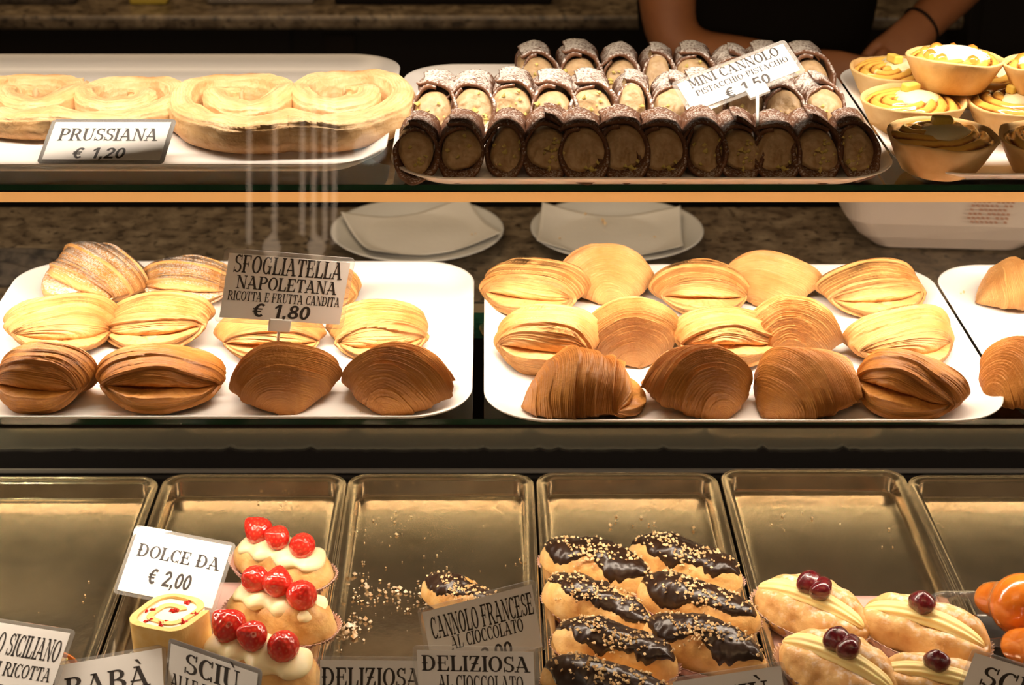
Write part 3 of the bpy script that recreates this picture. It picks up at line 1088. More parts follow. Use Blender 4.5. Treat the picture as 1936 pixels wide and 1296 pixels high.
# ------------------------------------------------------------------ heart shaped pastries
def build_palmier(seed):
    A = np.array([-128, -90, -45, 0, 45, 90, 135, 180, 225, 270, 315, 360, 410, 450.0])
    Rr = np.array([0.099, 0.080, 0.064, 0.058, 0.055, 0.054, 0.050, 0.044, 0.036, 0.0305, 0.0275, 0.024, 0.016, 0.009])
    aa = np.linspace(-128, 450, 190)
    # smooth the radius
    rad = np.interp(aa, A, Rr)
    kf = np.ones(15) / 15
    rad = np.convolve(np.pad(rad, 7, mode='edge'), kf, 'valid')
    cx, cy = 0.0525, 0.006
    right = np.stack([cx + rad * np.cos(np.radians(aa)), cy + rad * np.sin(np.radians(aa)) * 0.98], -1)
    right[:, 0] = np.where(np.arange(190) < 4, np.maximum(right[:, 0], 0.0), right[:, 0])
    left = right[::-1].copy()
    left[:, 0] *= -1
    keep = right[:, 0] > -0.004
    path = np.concatenate([left, right])
    for _ in range(10):
        path[1:-1] = 0.25 * path[:-2] + 0.5 * path[1:-1] + 0.25 * path[2:]
    n = len(path)
    tan = np.gradient(path, axis=0)
    tan /= np.linalg.norm(tan, axis=1)[:, None]
    nor = np.stack([-tan[:, 1], tan[:, 0]], -1)
    m = 44
    k = np.linspace(0, 2 * PI, m, endpoint=False)
    cs, ss = np.cos(k), np.sin(k)
    ww, hh = 0.0132, 0.0165
    ax = np.sign(cs) * np.abs(cs) ** 0.55 * ww
    az = np.sign(ss) * np.abs(ss) ** 0.55 * hh + hh
    s = np.linspace(0, 1, n)
    wob = 0.0035 * np.sin(s * 47 + seed) + 0.002 * np.sin(s * 91 + seed * 2)
    endt = np.clip(np.minimum(s, 1 - s) * 18, 0.45, 1)
    V = np.zeros((n, m, 3))
    for i in range(n):
        off = ax * endt[i]
        V[i, :, 0] = path[i, 0] + nor[i, 0] * off
        V[i, :, 1] = path[i, 1] + nor[i, 1] * off
        V[i, :, 2] = az * (1 + wob[i] * 14 * 1.2) * (0.85 + 0.15 * endt[i])
    flat = V.reshape(-1, 3)
    acr = np.tile(ax, (n, 1)).ravel()
    hz = np.tile(az, (n, 1)).ravel()
    ph = (acr + 0.0010 * sn(flat, 90, seed, 2)) / 0.0042 + hz / 0.0075
    rid = 0.5 + 0.5 * np.sin(2 * PI * ph)
    dz = 0.0016 * (rid - 0.5) + 0.0024 * sn(flat, 120, seed + 2, 3)
    top = np.clip((np.tile(ss, (n, 1)).ravel() + 0.3), 0, 1)
    flat[:, 2] += dz * np.clip(hz / 0.01, 0, 1)
    rn = np.repeat(nor, m, 0) * (np.tile(cs, n))[:, None]
    flat[:, :2] += rn * (0.0020 * sn(flat, 150, seed + 4, 3) + 0.0010 * (rid - 0.5))[:, None]
    flat[:, 2] = np.maximum(flat[:, 2], 0.0)
    f = gridf(n, m, False, True) + [tuple(range(m)), tuple(reversed(range((n - 1) * m, n * m)))]
    side = np.clip(0.55 - hz / 0.026, 0, 1)
    bake = np.clip(side * 1.1 + 0.22 * np.clip(sn(flat, 34, seed + 6, 2) - 0.25, 0, 1) + np.clip(np.abs(acr) / ww - 0.9, 0, 1) * 2.2 * np.clip(1 - hz / 0.03, 0, 1), 0, 0.9)
    ear = np.clip((flat[:, 1] - 0.054) / 0.012, 0, 1) * 0.6
    return mk('heart_pastry', flat, f, M['palmier'], attrs={'phase': ph, 'ridge': 0.9 * (1 - rid), 'bake': np.clip(bake + ear, 0, 0.9)})


pp = build_palmier(3)
p = atz(554, 206, ft + 0.017)
pp.location = (p.x, p.y, ft + 0.002)
pp.rotation_euler = (0, 0, math.radians(4))
pp.scale = (0.96, 1.10, 1.0)
tag(pp, 'large golden heart shaped coiled pastry, whole, beside the cannoli tray', 'pastry', 'heart shaped pastries')
p2 = dup(pp)
p = atz(146, 197, ft + 0.015)
p2.location = (p.x, p.y, ft + 0.002)
p2.rotation_euler = (0, 0, math.radians(-6))
p2.scale = (0.90, 0.92, 0.80)
p2['label'] = 'flatter heart shaped coiled pastry partly hidden behind the prussiana sign'


# ------------------------------------------------------------------ steel trays of the bottom deck
def steel_tray(x0, x1, yb, label, lift=0.0):
    hx = (x1 - x0) / 2 - 0.012
    y0 = 1.095
    hy = (yb - y0) / 2 - 0.012
    root = empty('steel_tray', ((x0 + x1) / 2, (yb + y0) / 2, ZB - 0.0018 + lift))
    prof = [(-0.01, 0.0018), (-0.002, 0.0018), (0.000, 0.0030), (0.0018, 0.0200), (0.0050, 0.0222), (0.0075, 0.0226), (0.0110, 0.0226), (0.0120, 0.0216), (0.0116, 0.0200),
            (0.0090, 0.0206), (0.0060, 0.0206), (0.0032, 0.0196), (0.0010, 0.0022), (-0.001, 0.0004), (-0.01, 0.0004)]
    v, f = rtray(hx, hy, 0.010, prof, 8)
    mk('pan', v, f, M['steel'], root, smooth=True, sharp=32)
    # rolled bead round the rim
    ring = rrect(hx + 0.0112, hy + 0.0112, 0.021, 8)
    ring = ring + [ring[0]]
    mb = MB().tube([(x, y, 0.0213) for x, y in ring], 0.0021, 8, False)
    mb.build('rim_bead', M['steel'], root, smooth=True)
    return tag(root, label, 'tray', 'steel trays on the bottom deck')


def Xb(px, py):
    return atz(px, py, ZB + 0.021).x


steel_tray(Xb(303, 903) - 0.205, Xb(303, 903), 1.546, 'bare dark steel tray at the left end behind the siciliano sign')
steel_tray(Xb(313, 898), Xb(656, 903), 1.551, 'steel tray with the strawberry pastries and the sponge roll')
steel_tray(Xb(661, 897), Xb(1007, 897), 1.552, 'crumb scattered steel tray with a single chocolate pastry behind signs')
steel_tray(Xb(1014, 894), Xb(1352, 894), 1.555, 'steel tray filled with chocolate glazed eclairs')
steel_tray(Xb(1359, 886), Xb(1702, 886), 1.562, 'steel tray with the cherry topped cream buns')
steel_tray(Xb(1710, 899), Xb(1710, 899) + 0.205, 1.549, 'steel tray at the right end with orange soaked cakes')


def liner(px0, px1, py0, py1, label):
    a, b = atz(px0, py0, ZB).x, atz(px1, py0, ZB).x
    y1, y0 = atz(px0, py0, ZB).y, 1.12
    n = 30
    X, Y = np.meshgrid(np.linspace(a, b, n), np.linspace(y0, y1, n), indexing='ij')
    P = np.stack([X, Y, np.full_like(X, ZB + 0.0012)], -1).reshape(-1, 3)
    P[:, 2] += 0.0005 * sn(P, 40, 3) + 0.0005
    Q = P.copy()
    Q[:, 2] -= 0.0004
    v, f = sheet(P.reshape(n, n, 3), Q.reshape(n, n, 3))
    return tag(mk('paper_liner', v, f, M['liner']), label, 'paper')


liner(392, 612, 1105, 1296, 'pink paper sheet lining the steel tray under the strawberry pastries')
liner(1040, 1400, 1130, 1296, 'pink paper sheet lining the steel tray under the chocolate eclairs')
liner(1436, 1770, 1130, 1296, 'pink paper sheet lining the steel tray under the cream buns')


# ------------------------------------------------------------------ choux pastries
def choux_pt(U, V_, L, W, Hc, seed, groove=None, amp=1.0):
    """U in [-1,1] along, V_ angle round (0 = +x side... pi/2 = top)"""
    e = np.clip(1 - np.abs(U) ** 2.6, 0, 1) ** 0.5
    c, s = np.cos(V_), np.sin(V_)
    y = W / 2 * e * np.sign(c) * np.abs(c) ** 0.9
    z = np.where(s > 0, Hc * 0.66 * s, Hc * 0.34 * s) * e ** 0.8
    x = L / 2 * U
    P = np.stack([x, y, z], -1)
    sh = P.shape[:-1]
    fl_ = P.reshape(-1, 3)
    d = amp * (0.0034 * sn(fl_, 70, seed, 2) + 0.0016 * sn(fl_, 210, seed + 3, 3)).reshape(sh)
    nn = np.stack([0.35 * U * (1 - e), c, s], -1)
    nn /= np.maximum(np.linalg.norm(nn, axis=-1, keepdims=True), 1e-6)
    if groove is not None:
        a0, wd_, dp = groove
        d = d - dp * np.exp(-((V_ - a0) / wd_) ** 2) * np.clip((1 - np.abs(U)) * 5, 0, 1)
    P = P + nn * d[..., None]
    P[..., 2] += Hc * 0.30
    P[..., 2] = np.maximum(P[..., 2], 0.0)
    return P, nn


def choux_body(L, W, Hc, seed, mat, root, groove=None, z0=0.0, amp=1.0):
    nu, nv = 70, 56
    U, V_ = np.meshgrid(np.sin(np.linspace(-PI / 2, PI / 2, nu)) * 0.999, np.linspace(0, 2 * PI, nv, endpoint=False), indexing='ij')
    P, _ = choux_pt(U, V_, L, W, Hc, seed, groove, amp)
    P = P.reshape(-1, 3)
    P[:, 2] += z0
    f = gridf(nu, nv, False, True) + [tuple(range(nv)), tuple(reversed(range((nu - 1) * nv, nu * nv)))]
    return mk('choux_bun', P, f, mat, root)


def paper_case(L, W, root, mat, hgt=0.017, up=1.22):
    n = 240
    a = np.linspace(0, 2 * PI, n, endpoint=False)
    pl = np.sin(a * 56)
    rings = []
    for q in np.linspace(0, 1, 6):
        s = 0.80 + (up - 0.80) * q
        amp = 0.0012 * q
        x = (L / 2 * s + amp * pl) * np.sign(np.cos(a)) * np.abs(np.cos(a)) ** 0.85
        y = (W / 2 * s + amp * pl) * np.sign(np.sin(a)) * np.abs(np.sin(a)) ** 0.85
        z = np.full(n, 0.0006) + hgt * q ** 1.3 * (1 + 0.12 * np.sin(2 * a + 1)) + (0.0007 * pl if q == 1 else 0)
        rings.append(np.stack([x, y, z], -1))
    A = np.stack(rings)
    v = A.reshape(-1, 3)
    inner = A.copy()
    inner[..., 2] += 0.0005
    inner[..., :2] *= 0.995
    v = np.concatenate([v, inner.reshape(-1, 3)])
    k = 6 * n
    f = gridf(6, n, False, True) + gridf(6, n, False, True, base=k, flip=True)
    f += [(5 * n + j, 5 * n + (j + 1) % n, k + 5 * n + (j + 1) % n, k + 5 * n + j) for j in range(n)]
    f += [tuple(reversed(range(n))), tuple(range(k, k + n))]
    return mk('paper_case', v, f, mat, root)


def build_eclair(seed, case_=True):
    L, W, Hc = 0.118, 0.050, 0.043
    root = empty('chocolate_eclair')
    if case_:
        paper_case(L * 0.90, W * 0.98, root, M['paper_pink'], 0.015, 1.12)
    z0 = 0.002
    choux_body(L, W, Hc, seed, M['choux'], root, z0=z0)
    nu, nv = 150, 50
    u = np.linspace(-0.96, 0.93, nu)
    U, Q = np.meshgrid(u, np.linspace(-1, 1, nv), indexing='ij')
    r = np.random.RandomState(seed)
    pr = np.stack([u * 0.05, np.zeros(nu), np.zeros(nu)], -1)
    e = np.clip(1 - (np.abs(u) / 0.97) ** 5, 0, 1)
    right = (0.72 + 0.34 * sn(pr, 110, seed + 1, 2) + 0.30 * sn(pr, 420, seed + 2, 3)) * e
    left = (0.80 + 0.36 * sn(pr, 110, seed + 8, 2) + 0.30 * sn(pr, 420, seed + 9, 3)) * e
    ang = PI / 2 + np.where(Q > 0, Q * np.clip(left, 0.02, 1.35)[:, None], Q * np.clip(right, 0.02, 1.35)[:, None])
    P, nn = choux_pt(U, ang, L, W, Hc, seed)
    th = 0.0023 * (1 - np.abs(Q) ** 6) - 0.0007 * np.abs(Q) ** 6
    endf = np.clip((0.965 - np.abs(U)) * 20, -0.3, 1)
    P = P + nn * (th * endf)[..., None]
    flat = P.reshape(-1, 3)
    flat[:, 2] += z0 + 0.0011 * sn(flat, 190, seed, 3) * (1 - np.abs(Q.ravel()) ** 4)
    glaze = mk('chocolate_glaze', flat, gridf(nu, nv, flip=True), M['choc'], root)
    n = 150

    def pos(rr):
        uu = max(-0.86, min(0.86, rr.gauss(-0.05 + 0.1 * math.sin(seed), 0.42)))
        aa = PI / 2 + rr.gauss(0.12, 0.26) + 0.25 * math.sin(uu * 4 + seed)
        p, q = choux_pt(np.array([[uu]]), np.array([[aa]]), L, W, Hc, seed)
        p = p[0, 0] + q[0, 0] * 0.0030
        return (p[0], p[1], p[2] + z0)
    v, f = bits(n, pos, 0.0019, seed)
    o = mk('chopped_nuts', v, f, M['nuts'], glaze, smooth=False)
    o['kind'] = 'stuff'
    return root


ECL = [Proto(lambda s=s: build_eclair(s)) for s in (21, 33, 47, 58)]


def put(o, px, py, h, rz, s=1.0, floor=ZB + 0.0022, tilt=(0, 0)):
    p = atz(px, py, floor + h)
    o.location = (p.x, p.y, floor)
    o.rotation_euler = (math.radians(tilt[0]), math.radians(tilt[1]), math.radians(rz))
    o.scale = (s, s, s)
    return o


for px, py, rz, k, lab in (
        (1128, 1076, -28, 0, 'rearmost chocolate eclair in the near column, under the tray back'),
        (1294, 1070, -30, 1, 'rearmost chocolate eclair in the right hand column of its tray'),
        (1134, 1154, -36, 2, 'chocolate eclair with a thick band of nuts, second in the left column'),
        (1320, 1148, -30, 3, 'chocolate eclair second from the back in the right column'),
        (1162, 1232, -26, 1, 'chocolate eclair with split pale end, third in the left column'),
        (1330, 1226, -30, 0, 'chocolate eclair third in the right column, above the corner of a sign'),
        (1150, 1306, -22, 3, 'frontmost chocolate eclair cut off by the bottom picture edge')):
    o = put(ECL[k].get(), px, py, 0.022, rz, 1.05)
    tag(o, lab, 'pastry', 'chocolate eclairs in the steel tray')
o = put(build_eclair(77, False), 878, 1130, 0.022, -35, 0.85)
tag(o, 'single chocolate eclair peeking out behind the cannolo francese sign', 'pastry')


def build_strawberry(seed):
    nr, na = 40, 56
    t = np.linspace(0, 1, nr)
    a = np.linspace(0, 2 * PI, na, endpoint=False)
    T, A = np.meshgrid(t, a, indexing='ij')
    R = 0.0128 * np.sin(PI * np.clip(T, 0.001, 0.999)) ** 0.62 * (1.08 - 0.42 * T)
    Z = 0.0245 * (T - 0.42)
    P = np.stack([R * np.cos(A), R * np.sin(A), Z], -1).reshape(-1, 3)
    P *= (1 + 0.04 * sn(P, 120, seed, 1))[:, None]
    seeds = []
    i = 0
    for ring in range(1, 8):
        tt = ring / 8.0
        cnt = int(5 + 9 * math.sin(PI * tt))
        for k in range(cnt):
            aa = 2 * PI * (k + 0.5 * (ring % 2)) / cnt
            rr = 0.0128 * math.sin(PI * tt) ** 0.62 * (1.08 - 0.42 * tt)
            seeds.append((rr * math.cos(aa), rr * math.sin(aa), 0.0245 * (tt - 0.42)))
    sd = np.array(seeds)
    dist = np.sqrt(((P[:, None, :] - sd[None]) ** 2).sum(-1)).min(1)
    dent = np.exp(-(dist / 0.0011) ** 2)
    nn = P / np.linalg.norm(P, axis=1)[:, None]
    P = P - nn * (0.0007 * dent)[:, None]
    f = gridf(nr, na, False, True) + [tuple(range(na)), tuple(reversed(range((nr - 1) * na, nr * na)))]
    return P, f, 0.45 * np.exp(-(dist / 0.00055) ** 2)


def build_straw_bun(seed):
    L, W, Hc = 0.110, 0.058, 0.046
    root = empty('strawberry_bun')
    paper_case(L * 0.94, W, root, M['paper_pink'], 0.018, 1.12)
    choux_body(L, W, Hc, seed, M['choux'], root, z0=0.002)
    # piped custard along the top
    nu, nv = 80, 32
    U, V_ = np.meshgrid(np.sin(np.linspace(-PI / 2, PI / 2, nu)), np.linspace(0, 2 * PI, nv, endpoint=False), indexing='ij')
    e = np.clip(1 - U ** 4, 0, 1) ** 0.5
    wv = 1 + 0.13 * np.sin(U * 11 + seed)
    P = np.stack([0.047 * U, 0.0215 * e * wv * np.cos(V_), 0.0400 - 0.005 * U ** 2 + 0.0095 * e * wv * np.sin(V_)], -1).reshape(-1, 3)
    P += np.outer(0.0013 * sn(P, 140, seed, 2), [0, 1, 1])
    mk('custard', P, gridf(nu, nv, False, True), M['cream'], root)
    r = random.Random(seed)
    for k, x in enumerate((-0.025, 0.0, 0.025)):
        v, f, sdv = build_strawberry(seed + k)
        b = mk('strawberry', v, f, M['strawberry'], root, attrs={'seed': sdv})
        b.location = (x, r.uniform(-0.005, 0.004), 0.0560 + r.uniform(-0.002, 0.002) - 0.003 * abs(x) / 0.023)
        b.rotation_euler = (r.uniform(0.2, 1.0), r.uniform(-0.5, 0.5), r.uniform(0, 6))
        s = r.uniform(1.12, 1.30)
        b.scale = (s, s, s)
    return root


SB = [Proto(lambda s=s: build_straw_bun(s)) for s in (5, 12)]
GS = 'strawberry topped buns in the steel tray'
for px, py, rz, k, lab, s in ((534, 1062, -26, 0, 'strawberry bun with dark glazed berries, rearmost of the three', 1.0),
                              (532, 1158, -26, 1, 'middle strawberry bun in a pink case, right of the dolce sign', 1.04),
                              (490, 1262, -26, 0, 'strawberry bun with pale custard behind the alle fragole sign', 1.12)):
    tag(put(SB[k].get(), px, py, 0.026, rz, s), lab, 'pastry', GS)


def build_cream_bun(seed, ncherry):
    L, W, Hc = 0.116, 0.066, 0.050
    root = empty('cream_bun')
    paper_case(L * 0.94, W * 0.98, root, M['paper_white'], 0.018, 1.10)
    a0 = PI / 2 + 0.30
    choux_body(L, W, Hc, seed, M['choux_sugar'], root, amp=1.45, groove=(a0, 0.27, 0.017), z0=0.002)
    # ribbed custard filling the slit
    nu, nv = 80, 60
    U, V_ = np.meshgrid(np.sin(np.linspace(-PI / 2, PI / 2, nu)), np.linspace(0, 2 * PI, nv, endpoint=False), indexing='ij')
    e = np.clip(1 - U ** 4, 0, 1) ** 0.5
    rr = 0.0098 * (1 + 0.07 * np.cos(V_ * 10 + U * 2.0))
    yc, zc = math.cos(a0) * W / 2 * 0.55, 0.002 + Hc * 0.30 + Hc * 0.66 * math.sin(a0) * 0.72
    P = np.stack([0.054 * U, yc + rr * e * np.cos(V_), zc - 0.010 * U ** 2 + rr * 0.95 * e * np.sin(V_)], -1).reshape(-1, 3)
    P += np.outer(0.0006 * sn(P, 120, seed, 2), [0, 1, 1])
    mk('custard', P, gridf(nu, nv, False, True), M['cream_y'], root)
    r = random.Random(seed)
    for k in range(ncherry):
        v, f = lathe([(0.0004, 0.0078), (0.0040, 0.0070), (0.0072, 0.0035), (0.0080, 0.0), (0.0068, -0.0042), (0.0035, -0.0072), (0.0004, -0.0078)], 28)
        v = v * (1.5 + 0.42 * sn(v, 300, seed + k, 2))[:, None]
        c = mk('cherry', v, f, M['cherry'], root)
        c.modifiers.new('sub', 'SUBSURF').render_levels = 1
        c.location = (-0.004 + 0.0125 * k, yc + 0.001 * (1 - 2 * k), zc + 0.0135)
    return root


CB = [Proto(lambda s=s, n=n: build_cream_bun(s, n)) for s, n in ((31, 2), (44, 1))]
GC = 'cherry topped cream buns in the steel tray'
for px, py, rz, k, lab, s in ((1536, 1150, -38, 0, 'cream bun with two cherries, rearmost left of its tray', 1.02),
                              (1748, 1190, -32, 1, 'cream bun with one wide cherry, nearest the orange cakes', 1.05),
                              (1588, 1262, -42, 0, 'cream bun with paired cherries in front, above the bottom picture edge', 1.04),
                              (1775, 1292, -22, 1, 'cream bun beside the last sign, lower edge cut off', 0.96)):
    tag(put(CB[k].get(), px, py, 0.026, rz, s), lab, 'pastry', GC)


# ------------------------------------------------------------------ soaked cakes in clear cups
def build_baba(seed):
    root = empty('soaked_cake')
    prof = [(0.0004, -0.010), (0.013, -0.010), (0.0165, 0.004), (0.019, 0.020), (0.024, 0.026), (0.029, 0.034), (0.0295, 0.044), (0.025, 0.054), (0.015, 0.061), (0.0004, 0.063)]
    v, f = lathe(prof, 48)
    v = v * (1 + 0.025 * sn(v, 70, seed, 2))[:, None]
    o = mk('cake', v, f, M['baba'], root)
    o.modifiers.new('sub', 'SUBSURF').render_levels = 1
    o.rotation_euler = (math.radians(68), 0, math.radians(28))
    o.location = (0.004, 0.020, 0.032)
    pr = [(-0.004, 0.001), (0.0, 0.001), (0.003, 0.004), (0.006, 0.022), (0.009, 0.023), (0.009, 0.0222), (0.0066, 0.0214), (0.0036, 0.0032), (0.0004, 0.0), (-0.004, 0.0)]
    v, f = rtray(0.042, 0.036, 0.012, pr, 8)
    mk('plastic_cup', v, f, M['clear'], root)
    return root


tag(put(build_baba(2), 1872, 1158, 0.03, 0, 1.0), 'orange glossy soaked cake in a clear cup, behind the other one', 'pastry', 'soaked cakes in clear cups')
tag(put(build_baba(6), 1930, 1250, 0.03, 10, 1.0), 'orange soaked cake in a clear cup, nearest the lower right corner', 'pastry', 'soaked cakes in clear cups')


# ------------------------------------------------------------------ sponge roll
def build_roll():
    root = empty('sponge_roll')
    Hh = 0.062
    th = np.linspace(0, 2 * PI * 1.95, 170)
    rad = np.where(th < th[-1] - 2 * PI, 0.011 + 0.012 * (th / (th[-1] - 2 * PI)), 0.0225 + 0.009 * np.clip((th - th[-1] + 2 * PI) / 1.2, 0, 1) ** 0.7)
    sq = 1 + 0.07 * np.cos(4 * th)
    half = 0.0032
    out = np.stack([(rad + half) * sq * np.cos(th), (rad + half) * sq * np.sin(th)], -1)
    inn = np.stack([(rad - half) * sq * np.cos(th), (rad - half) * sq * np.sin(th)], -1)
    n = len(th)
    V = []
    for q, z in ((out, 0), (out, Hh), (inn, Hh), (inn, 0)):
        V.append(np.concatenate([q, np.full((n, 1), z)], 1))
    A = np.stack(V, 1)
    A = A + (0.0006 * sn(A.reshape(-1, 3), 160, 4, 2)).reshape(n, 4, 1)
    f = gridf(n, 4, False, True) + [(0, 1, 2, 3), tuple(reversed(range((n - 1) * 4, n * 4)))]
    mk('sponge', A.reshape(-1, 3), f, M['sponge'], root, smooth=False)
    prof = [(0.0004, Hh - 0.0012), (0.012, Hh - 0.0015), (0.022, Hh - 0.0012), (0.0300, Hh - 0.002), (0.0300, 0.001), (0.0004, 0.001)]
    v, f = lathe(prof, 60)
    v[:, 2] += np.where(v[:, 2] > 0.03, 0.0007 * sn(v, 200, 3, 2), 0)
    v[:, :2] *= (1 + 0.07 * np.cos(4 * np.arctan2(v[:, 1], v[:, 0])))[:, None] * 0.97
    mk('cream', v, f, M['cream_w'], root)

    r = random.Random(3)
    spots = [(-0.020, -0.006), (-0.012, -0.018), (0.006, -0.021), (0.020, -0.012), (0.004, 0.002), (-0.016, 0.012), (0.016, 0.014)]
    mb = MB()
    for (x, y) in spots:
        v, f = bits(9, lambda q, x=x, y=y: (x + q.gauss(0, 0.0022), y + q.gauss(0, 0.0018), Hh - 0.0008), 0.0023, int(1000 * x + 99))
        mb.add(v, f)
    o = mb.build('berry_pieces', M['strawberry'], root)
    o['kind'] = 'stuff'
    return root


rl = put(build_roll(), 326, 1176, 0.055, 20, 0.98, ZB + 0.006, (-7, 0))
tag(rl, 'upright slice of cream filled sponge roll below the dolce sign', 'cake')
v, f = lathe([(0.0004, 0.0004), (0.036, 0.0004), (0.039, 0.003), (0.0415, 0.013), (0.044, 0.0145), (0.0437, 0.0152), (0.0405, 0.0140), (0.038, 0.0036), (0.0355, 0.0014), (0.0004, 0.0014)], 64)
cup = mk('round_cup', v, f, M['clear'])
cup.location = (rl.location.x - 0.004, rl.location.y - 0.002, ZB + 0.0016)
tag(cup, 'clear ridged plastic cup under the sponge roll', 'cup')
# a bit of ricotta roll behind the first sign
o = put(build_cannolo(40), 126, 1262, 0.016, 80, 0.72)
o.name = 'ricotta_cannolo'
for ch in o.children:
    if ch.name.startswith('shell'):
        ch.data.materials[0] = M['baba']
tag(o, 'orange brown cannolo mostly hidden between the siciliano and baba signs', 'pastry')

# ------------------------------------------------------------------ crumbs
def crumbs(name, spots, size, seed, z, label, mat='crumb'):
    r = random.Random(seed)
    mb = MB()
    for (px, py, sx, sy, n, sm) in spots:
        for _ in range(n):
            p = atz(px + r.gauss(0, sx), py + r.gauss(0, sy), z)
            v, f = bits(1, lambda q: (0, 0, 0), size * sm * r.choice((0.45, 0.6, 0.8, 1.3, 2.0)), r.randrange(10 ** 6))
            v = np.asarray(v)
            v[:, 2] -= v[:, 2].min()
            mb.add(v + np.array([p.x, p.y, z + 0.0001]), f)
    o = mb.build(name, M[mat])
    o['kind'] = 'stuff'
    tag(o, label, 'crumbs')
    return o


crumbs('cream_crumbs', [(685, 1110, 12, 18, 26, 1.1), (720, 1125, 40, 10, 34, 0.9), (745, 1115, 10, 8, 5, 2.0), (660, 1190, 12, 16, 40, 1.2), (670, 1195, 8, 10, 5, 2.4),
                       (690, 1180, 26, 20, 26, 0.7), (775, 1150, 22, 8, 16, 1.0), (800, 1120, 16, 14, 20, 0.8), (630, 1225, 6, 14, 16, 0.7)],
       0.0013, 5, ZB + 0.0002, 'pale crumbs scattered over the steel tray left of the cannolo francese sign')
crumbs('brown_crumbs', [(745, 985, 40, 10, 10, 0.9), (700, 1030, 40, 40, 14, 0.7), (880, 1040, 80, 40, 16, 0.7), (1180, 990, 60, 8, 8, 1.0), (1700, 1000, 20, 20, 4, 0.8),
                       (1500, 985, 60, 10, 8, 0.8), (530, 950, 60, 8, 8, 0.8), (200, 1130, 80, 40, 10, 0.5)],
       0.0012, 8, ZB + 0.0002, 'sparse brown crumbs on the bare parts of the steel trays', 'nuts')
crumbs('tray_crumbs', [(1815, 560, 20, 18, 7, 1.0), (1830, 640, 12, 6, 2, 2.2), (650, 785, 20, 4, 5, 1.0), (770, 530, 40, 8, 3, 0.8), (860, 700, 14, 30, 4, 0.5)],
       0.0013, 9, ZM + TF + 0.0002, 'few pastry flakes lying on the white middle shelf trays', 'nuts')
crumbs('upper_crumbs', [(165, 160, 8, 2, 3, 1.8), (130, 306, 6, 2, 3, 1.4), (440, 312, 10, 1, 2, 1.0)],
       0.0013, 10, ZT + TF + 0.0002, 'pastry flakes on the white tray around the prussiana sign', 'nuts')


# ------------------------------------------------------------------ lettering
TK, TN, SF = 0.20, 0.075, 0.07     # stem, hairline, serif


class Pen:
    def __init__(self):
        self.v, self.f = [], []

    def quad(self, pts):
        b = len(self.v)
        self.v += [tuple(p) for p in pts]
        self.f.append(tuple(range(b, b + len(pts))))

    def rect(self, x0, y0, x1, y1):
        self.quad([(x0, y0), (x1, y0), (x1, y1), (x0, y1)])

    def stem(self, x, y0=0, y1=1, w=TK, ser=0.10):
        self.rect(x - w / 2, y0, x + w / 2, y1)
        for y, s in ((y0, 1), (y1, -1)):
            self.quad([(x - w / 2 - ser, y), (x + w / 2 + ser, y), (x + w / 2 + ser, y + s * SF * 0.55), (x + w / 2, y + s * SF * 1.4), (x - w / 2, y + s * SF * 1.4), (x - w / 2 - ser, y + s * SF * 0.55)])

    def line(self, x0, y0, x1, y1, w):
        """slanted stroke of horizontal width w"""
        self.quad([(x0 - w / 2, y0), (x0 + w / 2, y0), (x1 + w / 2, y1), (x1 - w / 2, y1)])

    def foot(self, x, y, w=TK, ser=0.10):
        s = 1 if y < 0.5 else -1
        self.rect(x - w / 2 - ser, min(y, y + s * SF), x + w / 2 + ser, max(y, y + s * SF))

    def arc(self, cx, cy, rx, ry, a0, a1, wx=TK, wy=TN, n=22):
        for i in range(n):
            q = []
            for t in (i / n, (i + 1) / n):
                a = math.radians(a0 + (a1 - a0) * t)
                c, s = math.cos(a), math.sin(a)
                q.append(((cx + (rx - wx / 2 + wx / 2) * c, cy + (ry - wy / 2 + wy / 2) * s), (cx + (rx - wx) * c, cy + (ry - wy) * s)))
            self.quad([q[0][0], q[1][0], q[1][1], q[0][1]])


